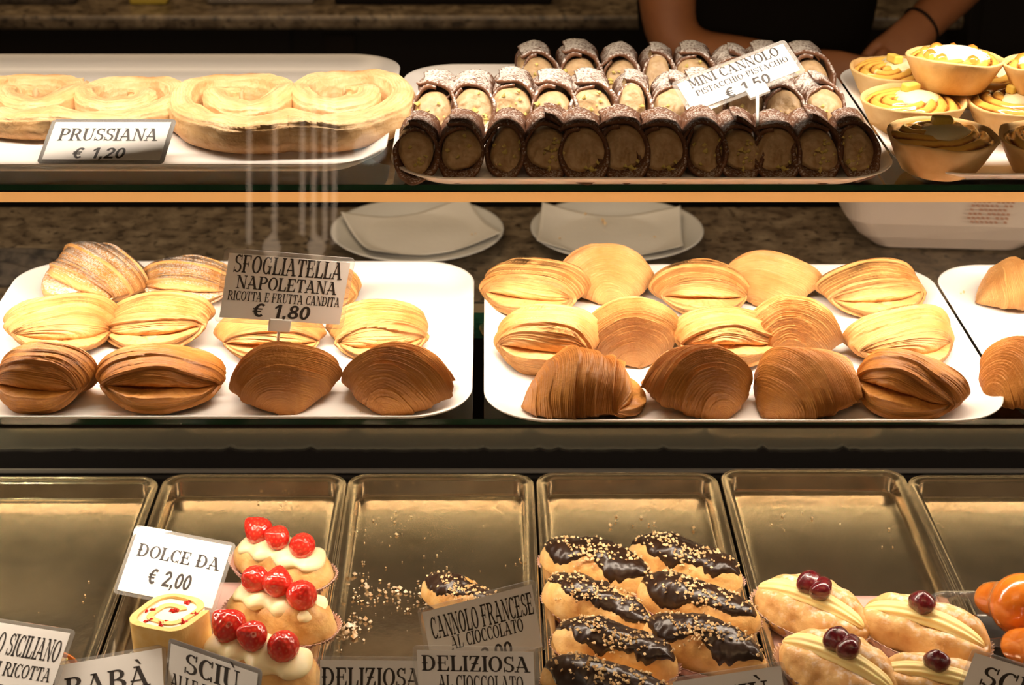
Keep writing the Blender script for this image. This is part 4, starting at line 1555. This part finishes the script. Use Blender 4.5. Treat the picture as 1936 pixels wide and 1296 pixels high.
def glyph(ch):
    """serif capitals one unit tall; returns (pen, advance)"""
    p = Pen()
    if ch in 'AÀ':
        p.line(0.12, 0, 0.46, 1, TN)
        p.line(0.80, 0, 0.44, 1, TK)
        p.rect(0.10, 0.28, 0.74, 0.28 + TN)
        p.foot(0.12, 0, TN, 0.11)
        p.foot(0.80, 0, TK, 0.10)
        p.rect(0.26, 1 - SF, 0.52, 1)
        adv = 1.02
    elif ch == 'B':
        p.stem(0.20)
        p.arc(0.42, 0.755, 0.34, 0.245, -90, 90)
        p.arc(0.42, 0.27, 0.42, 0.27, -90, 90)
        for y in (0, 0.48, 1 - TN):
            p.rect(0.2, y, 0.44, y + TN)
        adv = 0.92
    elif ch == 'C':
        p.arc(0.46, 0.5, 0.42, 0.5, 48, 312)
        p.rect(0.70, 0.68, 0.70 + TN, 1.0)
        p.rect(0.70, 0.0, 0.70 + TN, 0.25)
        adv = 0.88
    elif ch == 'D':
        p.stem(0.20)
        p.arc(0.40, 0.5, 0.50, 0.5, -90, 90)
        p.rect(0.2, 0, 0.42, TN)
        p.rect(0.2, 1 - TN, 0.42, 1)
        p.rect(0.02, 0.46, 0.40, 0.46 + TN)
        adv = 1.0
    elif ch in 'EF':
        p.stem(0.20)
        p.rect(0.2, 1 - TN, 0.74, 1)
        p.quad([(0.74, 1), (0.74, 0.72), (0.68, 0.72), (0.60, 1)])
        p.rect(0.04, 0.47, 0.56, 0.47 + TN)
        p.rect(0.52, 0.36, 0.58, 0.66)
        if ch == 'E':
            p.rect(0.2, 0, 0.76, TN)
            p.quad([(0.78, 0), (0.80, 0.30), (0.74, 0.30), (0.62, 0)])
        adv = 0.86
    elif ch == 'G':
        p.arc(0.46, 0.5, 0.42, 0.5, 48, 318)
        p.rect(0.70, 0.68, 0.70 + TN, 1.0)
        p.rect(0.66, 0.02, 0.66 + TK * 0.85, 0.42)
        p.rect(0.54, 0.40, 0.92, 0.40 + SF)
        adv = 0.98
    elif ch == 'H':
        p.stem(0.20)
        p.stem(0.76)
        p.rect(0.2, 0.47, 0.76, 0.47 + TN)
        adv = 0.98
    elif ch == 'I':
        p.stem(0.20)
        adv = 0.42
    elif ch == 'L':
        p.stem(0.20)
        p.rect(0.2, 0, 0.74, TN)
        p.quad([(0.74, 0), (0.77, 0.34), (0.70, 0.34), (0.58, 0)])
        adv = 0.80
    elif ch == 'M':
        p.line(0.14, 0, 0.18, 1, TN)
        p.line(0.90, 0, 0.86, 1, TK)
        p.line(0.52, 0.12, 0.22, 1, TK)
        p.line(0.52, 0.12, 0.82, 1, TN)
        p.foot(0.14, 0, TN, 0.11)
        p.foot(0.90, 0)
        p.foot(0.16, 1, TK, 0.06)
        p.foot(0.88, 1, TK, 0.06)
        adv = 1.10
    elif ch == 'N':
        p.line(0.16, 0, 0.16, 1, TN)
        p.line(0.78, 0, 0.78, 1, TN)
        p.line(0.76, 0, 0.16, 1, TK)
        p.foot(0.16, 0, TN, 0.11)
        p.foot(0.78, 1, TN, 0.11)
        p.foot(0.12, 1, TN, 0.10)
        adv = 0.96
    elif ch == 'O':
        p.arc(0.46, 0.5, 0.44, 0.5, 0, 360, n=40)
        adv = 0.94
    elif ch == 'P':
        p.stem(0.20)
        p.arc(0.42, 0.72, 0.40, 0.28, -90, 90)
        p.rect(0.2, 0.44, 0.44, 0.44 + TN)
        p.rect(0.2, 1 - TN, 0.44, 1)
        adv = 0.86
    elif ch == 'R':
        p.stem(0.20)
        p.arc(0.42, 0.74, 0.38, 0.26, -90, 90)
        p.rect(0.2, 0.48, 0.44, 0.48 + TN)
        p.rect(0.2, 1 - TN, 0.44, 1)
        p.line(0.86, 0, 0.46, 0.52, TK)
        p.foot(0.86, 0, TK, 0.06)
        adv = 0.98
    elif ch == 'S':
        p.arc(0.38, 0.745, 0.31, 0.255, 35, 270, TK * 0.85)
        p.arc(0.38, 0.27, 0.34, 0.27, -145, 90, TK * 0.85)
        p.rect(0.60, 0.70, 0.60 + TN, 1.0)
        p.rect(0.05, 0.0, 0.05 + TN, 0.30)
        adv = 0.76
    elif ch == 'T':
        p.stem(0.42)
        p.rect(0.04, 1 - TN, 0.80, 1)
        p.quad([(0.04, 1), (0.02, 0.70), (0.09, 0.70), (0.20, 1)])
        p.quad([(0.80, 1), (0.82, 0.70), (0.75, 0.70), (0.64, 1)])
        adv = 0.86
    elif ch in 'UÙ':
        p.rect(0.10, 0.30, 0.10 + TK, 1)
        p.rect(0.72, 0.30, 0.72 + TN, 1)
        p.arc(0.447, 0.34, 0.347, 0.34, 180, 270, TK, TN)
        p.arc(0.447, 0.34, 0.347, 0.34, 270, 360, TN, TN)
        p.foot(0.20, 1, TK, 0.09)
        p.foot(0.757, 1, TN, 0.11)
        adv = 0.96
    elif ch == 'Z':
        p.rect(0.06, 1 - TN, 0.72, 1)
        p.rect(0.06, 0, 0.76, TN)
        p.line(0.16, 0, 0.62, 1, TK)
        p.quad([(0.06, 1), (0.04, 0.70), (0.11, 0.70), (0.24, 1)])
        p.quad([(0.76, 0), (0.78, 0.30), (0.71, 0.30), (0.58, 0)])
        p.rect(0.16, 0.47, 0.62, 0.47 + TN)
        adv = 0.84
    elif ch == '-':
        p.rect(0.05, 0.42, 0.5, 0.42 + TN)
        adv = 0.55
    elif ch == ' ':
        adv = 0.42
    else:
        adv = digit(p, ch)
    if ch in 'ÀÙ':
        p.quad([(0.30, 1.34), (0.46, 1.34), (0.62, 1.08), (0.54, 1.08)])
    return p, adv


def digit(p, ch):
    w = 0.19
    if ch == '0':
        p.arc(0.32, 0.5, 0.31, 0.5, 0, 360, w, w * 0.85, 40)
        return 0.68
    if ch == '1':
        p.rect(0.20, 0, 0.20 + w, 1)
        p.quad([(0.20, 1), (0.0, 0.80), (0.0, 0.64), (0.22, 0.78)])
        return 0.52
    if ch == '2':
        p.arc(0.31, 0.70, 0.30, 0.30, -20, 175, w, w * 0.85)
        p.quad([(0.02, 0.0), (0.02, 0.14), (0.40, 0.62), (0.60, 0.62), (0.30, 0.17), (0.62, 0.17), (0.62, 0.0)])
        return 0.68
    if ch == '5':
        p.rect(0.10, 0.83, 0.58, 1)
        p.quad([(0.10, 0.98), (0.04, 0.44), (0.22, 0.44), (0.26, 0.98)])
        p.arc(0.30, 0.32, 0.32, 0.32, -150, 140, w, w * 0.8)
        return 0.68
    if ch == '8':
        p.arc(0.32, 0.74, 0.27, 0.26, 0, 360, w * 0.9, w * 0.75, 30)
        p.arc(0.32, 0.28, 0.32, 0.28, 0, 360, w, w * 0.8, 30)
        return 0.68
    if ch == ',':
        p.rect(0.04, 0, 0.04 + w, w)
        p.quad([(0.10, 0.0), (0.04 + w, 0.0), (0.10, -0.2), (0.02, -0.2)])
        return 0.32
    if ch == '€':
        p.arc(0.44, 0.5, 0.36, 0.5, 50, 310, w, w * 0.85)
        p.rect(0.0, 0.54, 0.56, 0.64)
        p.rect(0.0, 0.36, 0.52, 0.46)
        return 0.86
    return 0.4


def text_poly(s, slant=0.0):
    v, f, x = [], [], 0.0
    for ch in s:
        p, adv = glyph(ch)
        b = len(v)
        v += [(x + a + slant * y, y) for a, y in p.v]
        f += [tuple(b + i for i in q) for q in p.f]
        x += adv
    return v, f, x


def sign(TL, TR, BL, d, q, lines, label, stick=None, sname='price_sign', margin=0.035, clip=True):
    """card seen with its corners near TL, TR, BL (pixels) at depth d; q sets its lean"""
    e1 = (TR[0] - TL[0], TR[1] - TL[1])
    e2 = (BL[0] - TL[0], BL[1] - TL[1])
    dot = e1[0] * e2[0] + e1[1] * e2[1]
    n2 = math.hypot(*e2)
    q = q * n2
    if abs(q) < 0.05 * n2:
        q = 0.05 * n2
    pz = -dot / q
    pz = max(-abs(e1[0]) * 0.9, min(abs(e1[0]) * 0.9, pz))
    k = d / F_
    rt, up, fw = Vector((1, 0, 0)), Vector((0, SP, CP)), Vector((0, CP, -SP))
    U = (rt * e1[0] - up * e1[1] + fw * pz) * k
    D = (rt * e2[0] - up * e2[1] + fw * q) * k
    w, h = U.length, D.length
    cpx = (TL[0] + (e1[0] + e2[0]) / 2, TL[1] + (e1[1] + e2[1]) / 2)
    cc = atd(cpx[0], cpx[1], d)
    ux = U.normalized()
    dy = (D - ux * D.dot(ux)).normalized()
    nz = ux.cross(-dy)                       # towards the viewer
    root = empty(sname, cc)
    R = Matrix((ux, -dy, nz)).transposed().to_4x4()
    root.matrix_world = Matrix.Translation(cc) @ R
    g = margin * w
    v, f = [], []
    ring = rrect(w / 2, h / 2, 0.004, 5)
    n = len(ring)
    v = [(x, y, -0.0004) for x, y in ring] + [(x, y, 0.0004) for x, y in ring]
    f = [tuple(reversed(range(n))), tuple(range(n, 2 * n))] + [(i, (i + 1) % n, n + (i + 1) % n, n + i) for i in range(n)]
    mk('laminate', v, f, M['laminate'], root, smooth=False)
    card = MB().box(-w / 2 + g, w / 2 - g, -h / 2 + g, h / 2 - g, 0.0005, 0.0009)
    card = card.build('card', M['card'], root)
    tv, tf = [], []
    for (s, u0, u1, vt, ht, slant) in lines:
        pv, pf, adv = text_poly(s, slant)
        b = len(tv)
        x0, x1 = -w / 2 + u0 * w, -w / 2 + u1 * w
        sx = (x1 - x0) / adv
        hh = ht * h
        ytop = h / 2 - vt * h
        tv += [(x0 + a * sx, ytop - hh + y * hh, 0.0011) for a, y in pv]
        tf += [tuple(b + i for i in q_) for q_ in pf]
    mk('lettering', tv, tf, M['ink'], card, smooth=False)
    if clip:
        cx = 0.0 if stick is None else stick[2]
        cw = 0.0105 if stick is None or len(stick) < 4 else stick[3]
        bx = MB().box(cx - cw, cx + cw, -h / 2 - 0.006, -h / 2 + 0.006, -0.0018, 0.0022)
        bevel(bx.build('clip', M['clip'], root), 0.0008)
        # stick from the clip down to the point given
        foot = stick[1] if stick else Vector((cc.x, cc.y + 0.02, ZB + 0.0015))
        a = root.matrix_world.inverted() @ foot
        MB().tube([(cx, -h / 2, 0.0), tuple(a)], [0.0017, 0.0014], 8).build('stick', M['clip'], root, smooth=True)
    return tag(root, label, 'price sign', 'laminated price signs')


def ftz(px, py, z):
    return atz(px, py, z)


sign((86, 219), (331, 224), (74, 311), 1.513, -0.75,
     [('PRUSSIANA', 0.10, 0.90, 0.22, 0.28, 0), ('€ 1,20', 0.26, 0.68, 0.66, 0.24, 0.08)],
     'white prussiana price sign leaning before the heart shaped pastries', clip=False)
sign((1268, 157), (1490, 68), (1302, 226), 1.560, -0.5,
     [('MINI CANNOLO', 0.12, 0.90, 0.10, 0.25, 0), ('PISTACCHIO-PISTACHIO', 0.13, 0.93, 0.43, 0.15, 0), ('€ 1,50', 0.33, 0.72, 0.66, 0.26, 0.08)],
     'tilted mini cannolo price sign standing among the cannoli', (0, atz(1432, 250, ft + 0.034), 0.009))
sign((438, 473), (669, 487), (410, 608), 1.487, 0.30,
     [('SFOGLIATELLA', 0.08, 0.92, 0.07, 0.24, 0), ('NAPOLETANA', 0.12, 0.90, 0.345, 0.18, 0), ('RICOTTA E FRUTTA CANDITA', 0.07, 0.94, 0.56, 0.13, 0), ('€ 1,80', 0.27, 0.72, 0.71, 0.19, 0.08)],
     'sfogliatella napoletana price sign standing over the middle shelf pastries', (0, atz(525, 650, fl + 0.045), 0.0))
sign((247, 998), (445, 1030), (216, 1120), 1.545, -0.5,
     [('DOLCE DA', 0.10, 0.92, 0.25, 0.18, 0), ('€ 2,00', 0.28, 0.70, 0.56, 0.22, 0.08)],
     'white dolce price sign stuck into the sponge roll', (0, atz(322, 1155, ZB + 0.064), 0.0))
sign((-100, 1168), (137, 1197), (-128, 1300), 1.44, -0.65,
     [('CANNOLO SICILIANO', 0.05, 0.94, 0.16, 0.28, 0), ('DI RICOTTA', 0.42, 0.93, 0.52, 0.17, 0), ('2,50', 0.40, 0.66, 0.80, 0.17, 0.08)],
     'siciliano price sign cut by the left picture edge', None)
sign((86, 1262), (305, 1226), (108, 1378), 1.43, -0.65,
     [('BABÀ', 0.12, 0.86, 0.26, 0.30, 0)],
     'tilted white baba price sign at the bottom left', None)
sign((304, 1221), (508, 1250), (292, 1340), 1.402, 0.05,
     [('SCIÙ', 0.20, 0.80, 0.14, 0.32, 0), ('ALLE FRAGOLE', 0.07, 0.97, 0.53, 0.24, 0)],
     'grey sciu alle fragole price sign before the strawberry buns', None)
sign((599, 1240), (800, 1243), (597, 1362), 1.412, 0.05,
     [('DELIZIOSA', 0.05, 0.98, 0.17, 0.30, 0)],
     'deliziosa price sign partly covered by the cioccolato one', None)
sign((779, 1225), (1016, 1219), (784, 1362), 1.392, 0.05,
     [('DELIZIOSA', 0.07, 0.94, 0.13, 0.22, 0), ('AL CIOCCOLATO', 0.20, 0.88, 0.40, 0.20, 0)],
     'deliziosa al cioccolato price sign in front of the francese sign', None)
sign((790, 1146), (1011, 1096), (814, 1286), 1.445, 0.28,
     [('CANNOLO FRANCESE', 0.08, 0.95, 0.15, 0.31, 0), ('AL CIOCCOLATO', 0.22, 0.84, 0.47, 0.19, 0), ('€ 2,00', 0.30, 0.72, 0.74, 0.20, 0.0)],
     'cannolo francese price sign hiding a lone chocolate eclair', None)
sign((1262, 1282), (1478, 1246), (1284, 1400), 1.405, 0.28,
     [('SCIÙ', 0.28, 0.84, 0.26, 0.34, 0)],
     'sciu price sign at the bottom between eclairs and cream buns', None)
sign((1835, 1224), (2030, 1282), (1800, 1350), 1.415, 0.28,
     [('SCIÙ', 0.16, 0.80, 0.18, 0.30, 0)],
     'sciu price sign in the lower right corner beside the cream buns', None)


# ------------------------------------------------------------------ plates, bag and cloth on the worktop
ZW = 0.80


def build_plate():
    root = empty('dinner_plate')
    prof = [(0.001, 0.004), (0.078, 0.004), (0.088, 0.008), (0.117, 0.0165), (0.1195, 0.018), (0.1190, 0.0192), (0.115, 0.0185), (0.088, 0.0105), (0.078, 0.0068), (0.001, 0.0068)]
    v, f = lathe(prof, 80)
    mk('plate', v, f, M['plate'], root)
    v, f = lathe([(0.055, 0.0042), (0.055, 0.0), (0.060, 0.0), (0.062, 0.0042)], 60)
    mk('foot_ring', v, f, M['plate'], root)
    return root


PL = Proto(build_plate)
c1 = atz(789, 436, ZW + 0.016)
c2 = atz(1166, 434, ZW + 0.016)
a = PL.get()
a.location = (c1.x, c1.y, ZW + 0.0003)
tag(a, 'grey white plate covered by a napkin, behind the sign tray', 'plate', 'plates on the worktop')
b = PL.get()
b.location = (c2.x, c2.y, ZW + 0.0003)
tag(b, 'white plate with crumbed napkin, behind the crowded pastry tray', 'plate', 'plates on the worktop')


def napkin(cx, cy, w, d, rz, seed, label):
    n = 40
    X, Y = np.meshgrid(np.linspace(-w / 2, w / 2, n), np.linspace(-d / 2, d / 2, n), indexing='ij')
    P = np.stack([X, Y, 0 * X], -1).reshape(-1, 3)
    R = np.hypot(P[:, 0], P[:, 1])
    P[:, 2] = 0.0100 + np.clip(R - 0.076, 0, 1) * 0.42 + 0.0012 * (sn(P, 40, seed, 2) + 1)
    Q = P.copy()
    Q[:, 2] -= 0.0006
    v, f = sheet(P.reshape(n, n, 3), Q.reshape(n, n, 3))
    o = mk('napkin', v, f, M['napkin'])
    o.location = (cx, cy, ZW + 0.0004)
    o.rotation_euler = (0, 0, rz)
    return tag(o, label, 'napkin')


napkin(c1.x + 0.004, c1.y, 0.185, 0.150, 0.35, 4, 'pale napkin spread over the plate behind the sign tray')
napkin(c2.x - 0.010, c2.y - 0.012, 0.195, 0.150, -0.08, 6, 'crumbed paper napkin on the plate behind the crowded tray')
crumbs('napkin_crumbs', [(1170, 430, 45, 10, 12, 1.2), (1250, 447, 10, 4, 3, 1.5), (900, 440, 8, 4, 3, 1.5)], 0.0013, 12, ZW + 0.0125, 'brown crumbs on the napkin covered plates', 'nuts')


def build_bag():
    root = empty('paper_bag')
    lv = [(0.0, 0.62), (0.003, 0.70), (0.022, 0.86), (0.045, 0.98), (0.09, 1.0), (0.12, 1.02), (0.16, 1.0), (0.185, 0.97)]
    ring = rrect(0.145, 0.085, 0.035, 8)
    n = len(ring)
    V = []
    for i, (z, s) in enumerate(lv):
        for (x, y) in ring:
            V.append((x * s, y * s, z))
    V = np.array(V)
    V[:, :2] += np.stack([0.007 * sn(V, 28, 2, 2), 0.006 * sn(V, 26, 5, 2)], -1) * (V[:, 2:3] > 0.002)
    f = gridf(len(lv), n, False, True) + [tuple(reversed(range(n)))]
    mk('bag', V, f, M['bag'], root, smooth=False)
    rim = V[-n:].copy()
    rim[:, 2] += 0.0
    rim2 = rim * np.array([0.96, 0.93, 1.0])
    mk('folded_top', np.concatenate([rim, rim2, rim2 - np.array([0, 0, 0.03])]), gridf(3, n, False, True), M['bag'], root)
    mb = MB()
    for k in range(7):
        z = 0.054 + 0.0058 * k
        for j in range(9):
            if (j * 5 + k * 3) % 7 == 0:
                continue
            x0 = 0.012 + 0.0062 * j + 0.0012 * k
            mb.add([(x0, -0.0935, z), (x0 + 0.0045, -0.0935, z - 0.001), (x0 + 0.0045, -0.0935, z + 0.002), (x0, -0.0935, z + 0.003)], [(0, 1, 2, 3)])
    o = mb.build('printed_text', M['print'], root)
    o['kind'] = 'stuff'
    return root


bg = build_bag()
pb = atz(1796, 474, ZW)
bg.location = (pb.x, pb.y + 0.06, ZW + 0.0005)
bg.rotation_euler = (0, 0, math.radians(-4))
tag(bg, 'crumpled whitish paper bag with faint reddish print on the worktop', 'bag')

n = 40
X, Y = np.meshgrid(np.linspace(-0.13, 0.06, n), np.linspace(-0.05, 0.05, n), indexing='ij')
P = np.stack([X, Y, 0 * X], -1).reshape(-1, 3)
P[:, 2] = 0.010 + 0.012 * np.clip(1 - (P[:, 0] / 0.13) ** 2, 0, 1) * np.clip(1 - (P[:, 1] / 0.05) ** 2, 0, 1) + 0.004 * np.sin(P[:, 1] * 190 + P[:, 0] * 60)
B_ = P.copy()
B_[:, 2] = 0.0
v, f = sheet(P.reshape(n, n, 3), B_.reshape(n, n, 3))
o = mk('cleaning_cloth', v, f, M['rag'])
pc = atz(20, 515, ZW)
o.location = (pc.x, pc.y, ZW + 0.0004)
tag(o, 'dark striped folded cloth on the worktop by the sugared pastry', 'cloth')


# ------------------------------------------------------------------ person behind the worktop
def skin(name, verts, edges, radii, mat, parent=None, root=0, sub=2):
    me = bpy.data.meshes.new(name)
    me.from_pydata([tuple(v) for v in verts], edges, [])
    me.materials.append(mat)
    o = bpy.data.objects.new(name, me)
    C.objects.link(o)
    if parent is not None:
        o.parent = parent
    m = o.modifiers.new('skin', 'SKIN')
    m.use_smooth_shade = True
    for i, r in enumerate(radii):
        rr = r if isinstance(r, tuple) else (r, r)
        me.skin_vertices[0].data[i].radius = rr
        me.skin_vertices[0].data[i].use_root = (i == root)
    s = o.modifiers.new('sub', 'SUBSURF')
    s.levels = sub
    s.render_levels = sub
    return o


PX, PY = 0.425, 2.56
re = aty(1268, 96, 2.43)      # right elbow (on the picture's left)
rs = Vector((0.245, 2.55, 1.40))
rw = Vector((re.x + 0.205, 2.385, re.z - 0.015))
rh = Vector((re.x + 0.245, 2.37, re.z - 0.02))
ls = Vector((0.615, 2.55, 1.40))
le = Vector((0.755, 2.50, 1.10))
lw = aty(1742, 50, 2.42)
lh = aty(1706, 80, 2.40)
V = [(PX, PY, 0.95), (PX, PY, 1.10), (PX, PY, 1.25), (PX, PY + 0.01, 1.40), (PX, PY, 1.49), (PX, PY - 0.015, 1.545), (PX, PY - 0.02, 1.60), (PX, PY - 0.015, 1.68), (PX, PY, 1.735),
     rs, re, rw, rh, ls, le, lw, lh,
     (PX - 0.09, PY, 0.86), (PX - 0.10, PY, 0.48), (PX - 0.10, PY + 0.02, 0.08), (PX - 0.10, PY - 0.11, 0.035),
     (PX + 0.09, PY, 0.86), (PX + 0.10, PY, 0.48), (PX + 0.10, PY + 0.02, 0.08), (PX + 0.10, PY - 0.11, 0.035)]
Rd = [(0.15, 0.10), (0.13, 0.095), (0.15, 0.10), (0.15, 0.09), (0.055, 0.055), (0.055, 0.055), (0.070, 0.080), (0.076, 0.090), (0.045, 0.05),
      0.058, 0.046, 0.029, (0.022, 0.036), 0.058, 0.046, 0.030, (0.022, 0.036),
      0.085, 0.055, 0.04, 0.03, 0.085, 0.055, 0.04, 0.03]
E = [(0, 1), (1, 2), (2, 3), (3, 4), (4, 5), (5, 6), (6, 7), (7, 8), (3, 9), (9, 10), (10, 11), (11, 12), (3, 13), (13, 14), (14, 15), (15, 16),
     (0, 17), (17, 18), (18, 19), (19, 20), (0, 21), (21, 22), (22, 23), (23, 24)]
# fingers
def fingers(V, E, Rd, hand, hidx, fwd, side, up):
    fwd, side, up = fwd.normalized(), side.normalized(), up.normalized()
    for k, (off, ln) in enumerate(((-0.026, 0.062), (-0.009, 0.072), (0.009, 0.068), (0.026, 0.054))):
        b = hand + side * off + fwd * 0.026
        i = len(V)
        V += [b, b + fwd * ln * 0.45 - up * 0.004, b + fwd * ln * 0.75 - up * 0.018, b + fwd * ln * 0.88 - up * 0.036]
        Rd += [0.0095, 0.0088, 0.0082, 0.0070]
        E += [(hidx, i), (i, i + 1), (i + 1, i + 2), (i + 2, i + 3)]
    i = len(V)
    b = hand - side * 0.030 - fwd * 0.012
    V += [b, b - side * 0.016 + fwd * 0.026 - up * 0.006, b - side * 0.014 + fwd * 0.050 - up * 0.014]
    Rd += [0.0115, 0.0098, 0.0080]
    E += [(hidx, i), (i, i + 1), (i + 1, i + 2)]


fd = (lh - lw).normalized()
sd_ = fd.cross(Vector((0, -0.6, 0.8))).normalized()
fingers(V, E, Rd, lh, 16, fd + Vector((0, 0, -0.15)), sd_, sd_.cross(fd))
fd = (rh - rw).normalized()
fingers(V, E, Rd, rh, 12, fd, Vector((0, 0.2, 1)), Vector((0, -1, 0)))
proot = tag(empty('person', (PX, PY, 0)), 'person in black shirt behind the worktop with bare forearms folded low', 'person')
body = skin('body', V, E, Rd, M['skin'], proot)
body.matrix_parent_inverse = Matrix.Translation((-PX, -PY, 0))
sh_v = [(PX, PY, 0.86), (PX, PY, 1.08), (PX, PY, 1.25), (PX, PY + 0.01, 1.41), (PX, PY, 1.475), rs, rs.lerp(re, 0.55), ls, ls.lerp(le, 0.55)]
sh = skin('shirt', sh_v, [(0, 1), (1, 2), (2, 3), (3, 4), (3, 5), (5, 6), (3, 7), (7, 8)],
          [(0.215, 0.13), (0.205, 0.12), (0.20, 0.12), (0.175, 0.105), (0.075, 0.07), 0.078, 0.066, 0.078, 0.066], M['shirt'], proot)
sh.matrix_parent_inverse = body.matrix_parent_inverse
tr = skin('trousers', [(PX, PY, 0.95), (PX - 0.09, PY, 0.85), (PX - 0.10, PY, 0.48), (PX - 0.10, PY + 0.02, 0.10), (PX + 0.09, PY, 0.85), (PX + 0.10, PY, 0.48), (PX + 0.10, PY + 0.02, 0.10)],
          [(0, 1), (1, 2), (2, 3), (0, 4), (4, 5), (5, 6)], [(0.19, 0.13), 0.105, 0.075, 0.06, 0.105, 0.075, 0.06], M['shirt'], proot)
tr.matrix_parent_inverse = body.matrix_parent_inverse
hr = skin('hair', [(PX, PY + 0.005, 1.70), (PX, PY + 0.02, 1.755)], [(0, 1)], [(0.084, 0.092), (0.06, 0.07)], M['hair'], proot)
hr.matrix_parent_inverse = body.matrix_parent_inverse
fa_ = (lh - lw).normalized()
b1_ = fa_.cross(Vector((0, 0, 1))).normalized()
b2_ = fa_.cross(b1_)
br = MB().tube([lw + b1_ * (0.032 * math.cos(a)) + b2_ * (0.032 * math.sin(a)) for a in np.linspace(0, 2 * PI, 25)], 0.002, 6, False).build('bracelet', M['black'], proot, smooth=True)
br.matrix_parent_inverse = body.matrix_parent_inverse


# ------------------------------------------------------------------ glowing rods added behind the camera to mirror as streaks in the pane
M['rod'] = emis('lit_glass', (1.0, 0.74, 0.52), 4.5)
M['globe'] = emis('lit_globe', (0.85, 1.0, 0.92), 3.5)
pl = tag(empty('pane_streak_rods', (-0.47, -1.5, 1.80)), 'added glowing glass rods behind the camera, mirrored as streaks in the pane', 'lamp')
MB().tube([(0, 0, 0.02), (0, 0, 1.2)], 0.004, 8).build('cord', M['black'], pl, smooth=True)
v, f = lathe([(0.001, 0.03), (0.05, 0.03), (0.13, 0.0), (0.13, -0.012), (0.001, -0.012)], 40)
mk('canopy_plate', v, f, M['black'], pl)
rr_ = random.Random(2)
for k, (x, y, a, b) in enumerate(((-0.10, 0, -0.02, -0.38), (-0.035, 0.03, -0.10, -0.40), (0.03, 0.02, -0.16, -0.36), (0.055, 0, -0.14, -0.37), (0.08, -0.02, -0.15, -0.37), (0.105, 0.01, -0.14, -0.38))):
    MB().tube([(x, y, -0.012), (x, y, b)], 0.006, 8).build('glass_rod', M['rod'], pl, smooth=True)
for x in (-0.045, 0.062):
    v, f = lathe([(0.0004, 0.0), (0.018, -0.02), (0.022, -0.035), (0.012, -0.06), (0.0004, -0.08)], 20)
    o = mk('glass_drop', v, f, M['rod'], pl)
    o.location = (x, 0.0, -0.355)
v, f = lathe([(0.0004, 0.04), (0.02, 0.034), (0.036, 0.016), (0.04, 0.0), (0.036, -0.016), (0.02, -0.034), (0.0004, -0.04)], 28)
gl = mk('globe', v, f, M['globe'], pl)
gl.location = (0.19, 0.0, -0.15)
MB().tube([(0.10, 0, -0.004), (0.19, 0, -0.02), (0.19, 0, -0.11)], 0.004, 8).build('globe_arm', M['black'], pl, smooth=True)
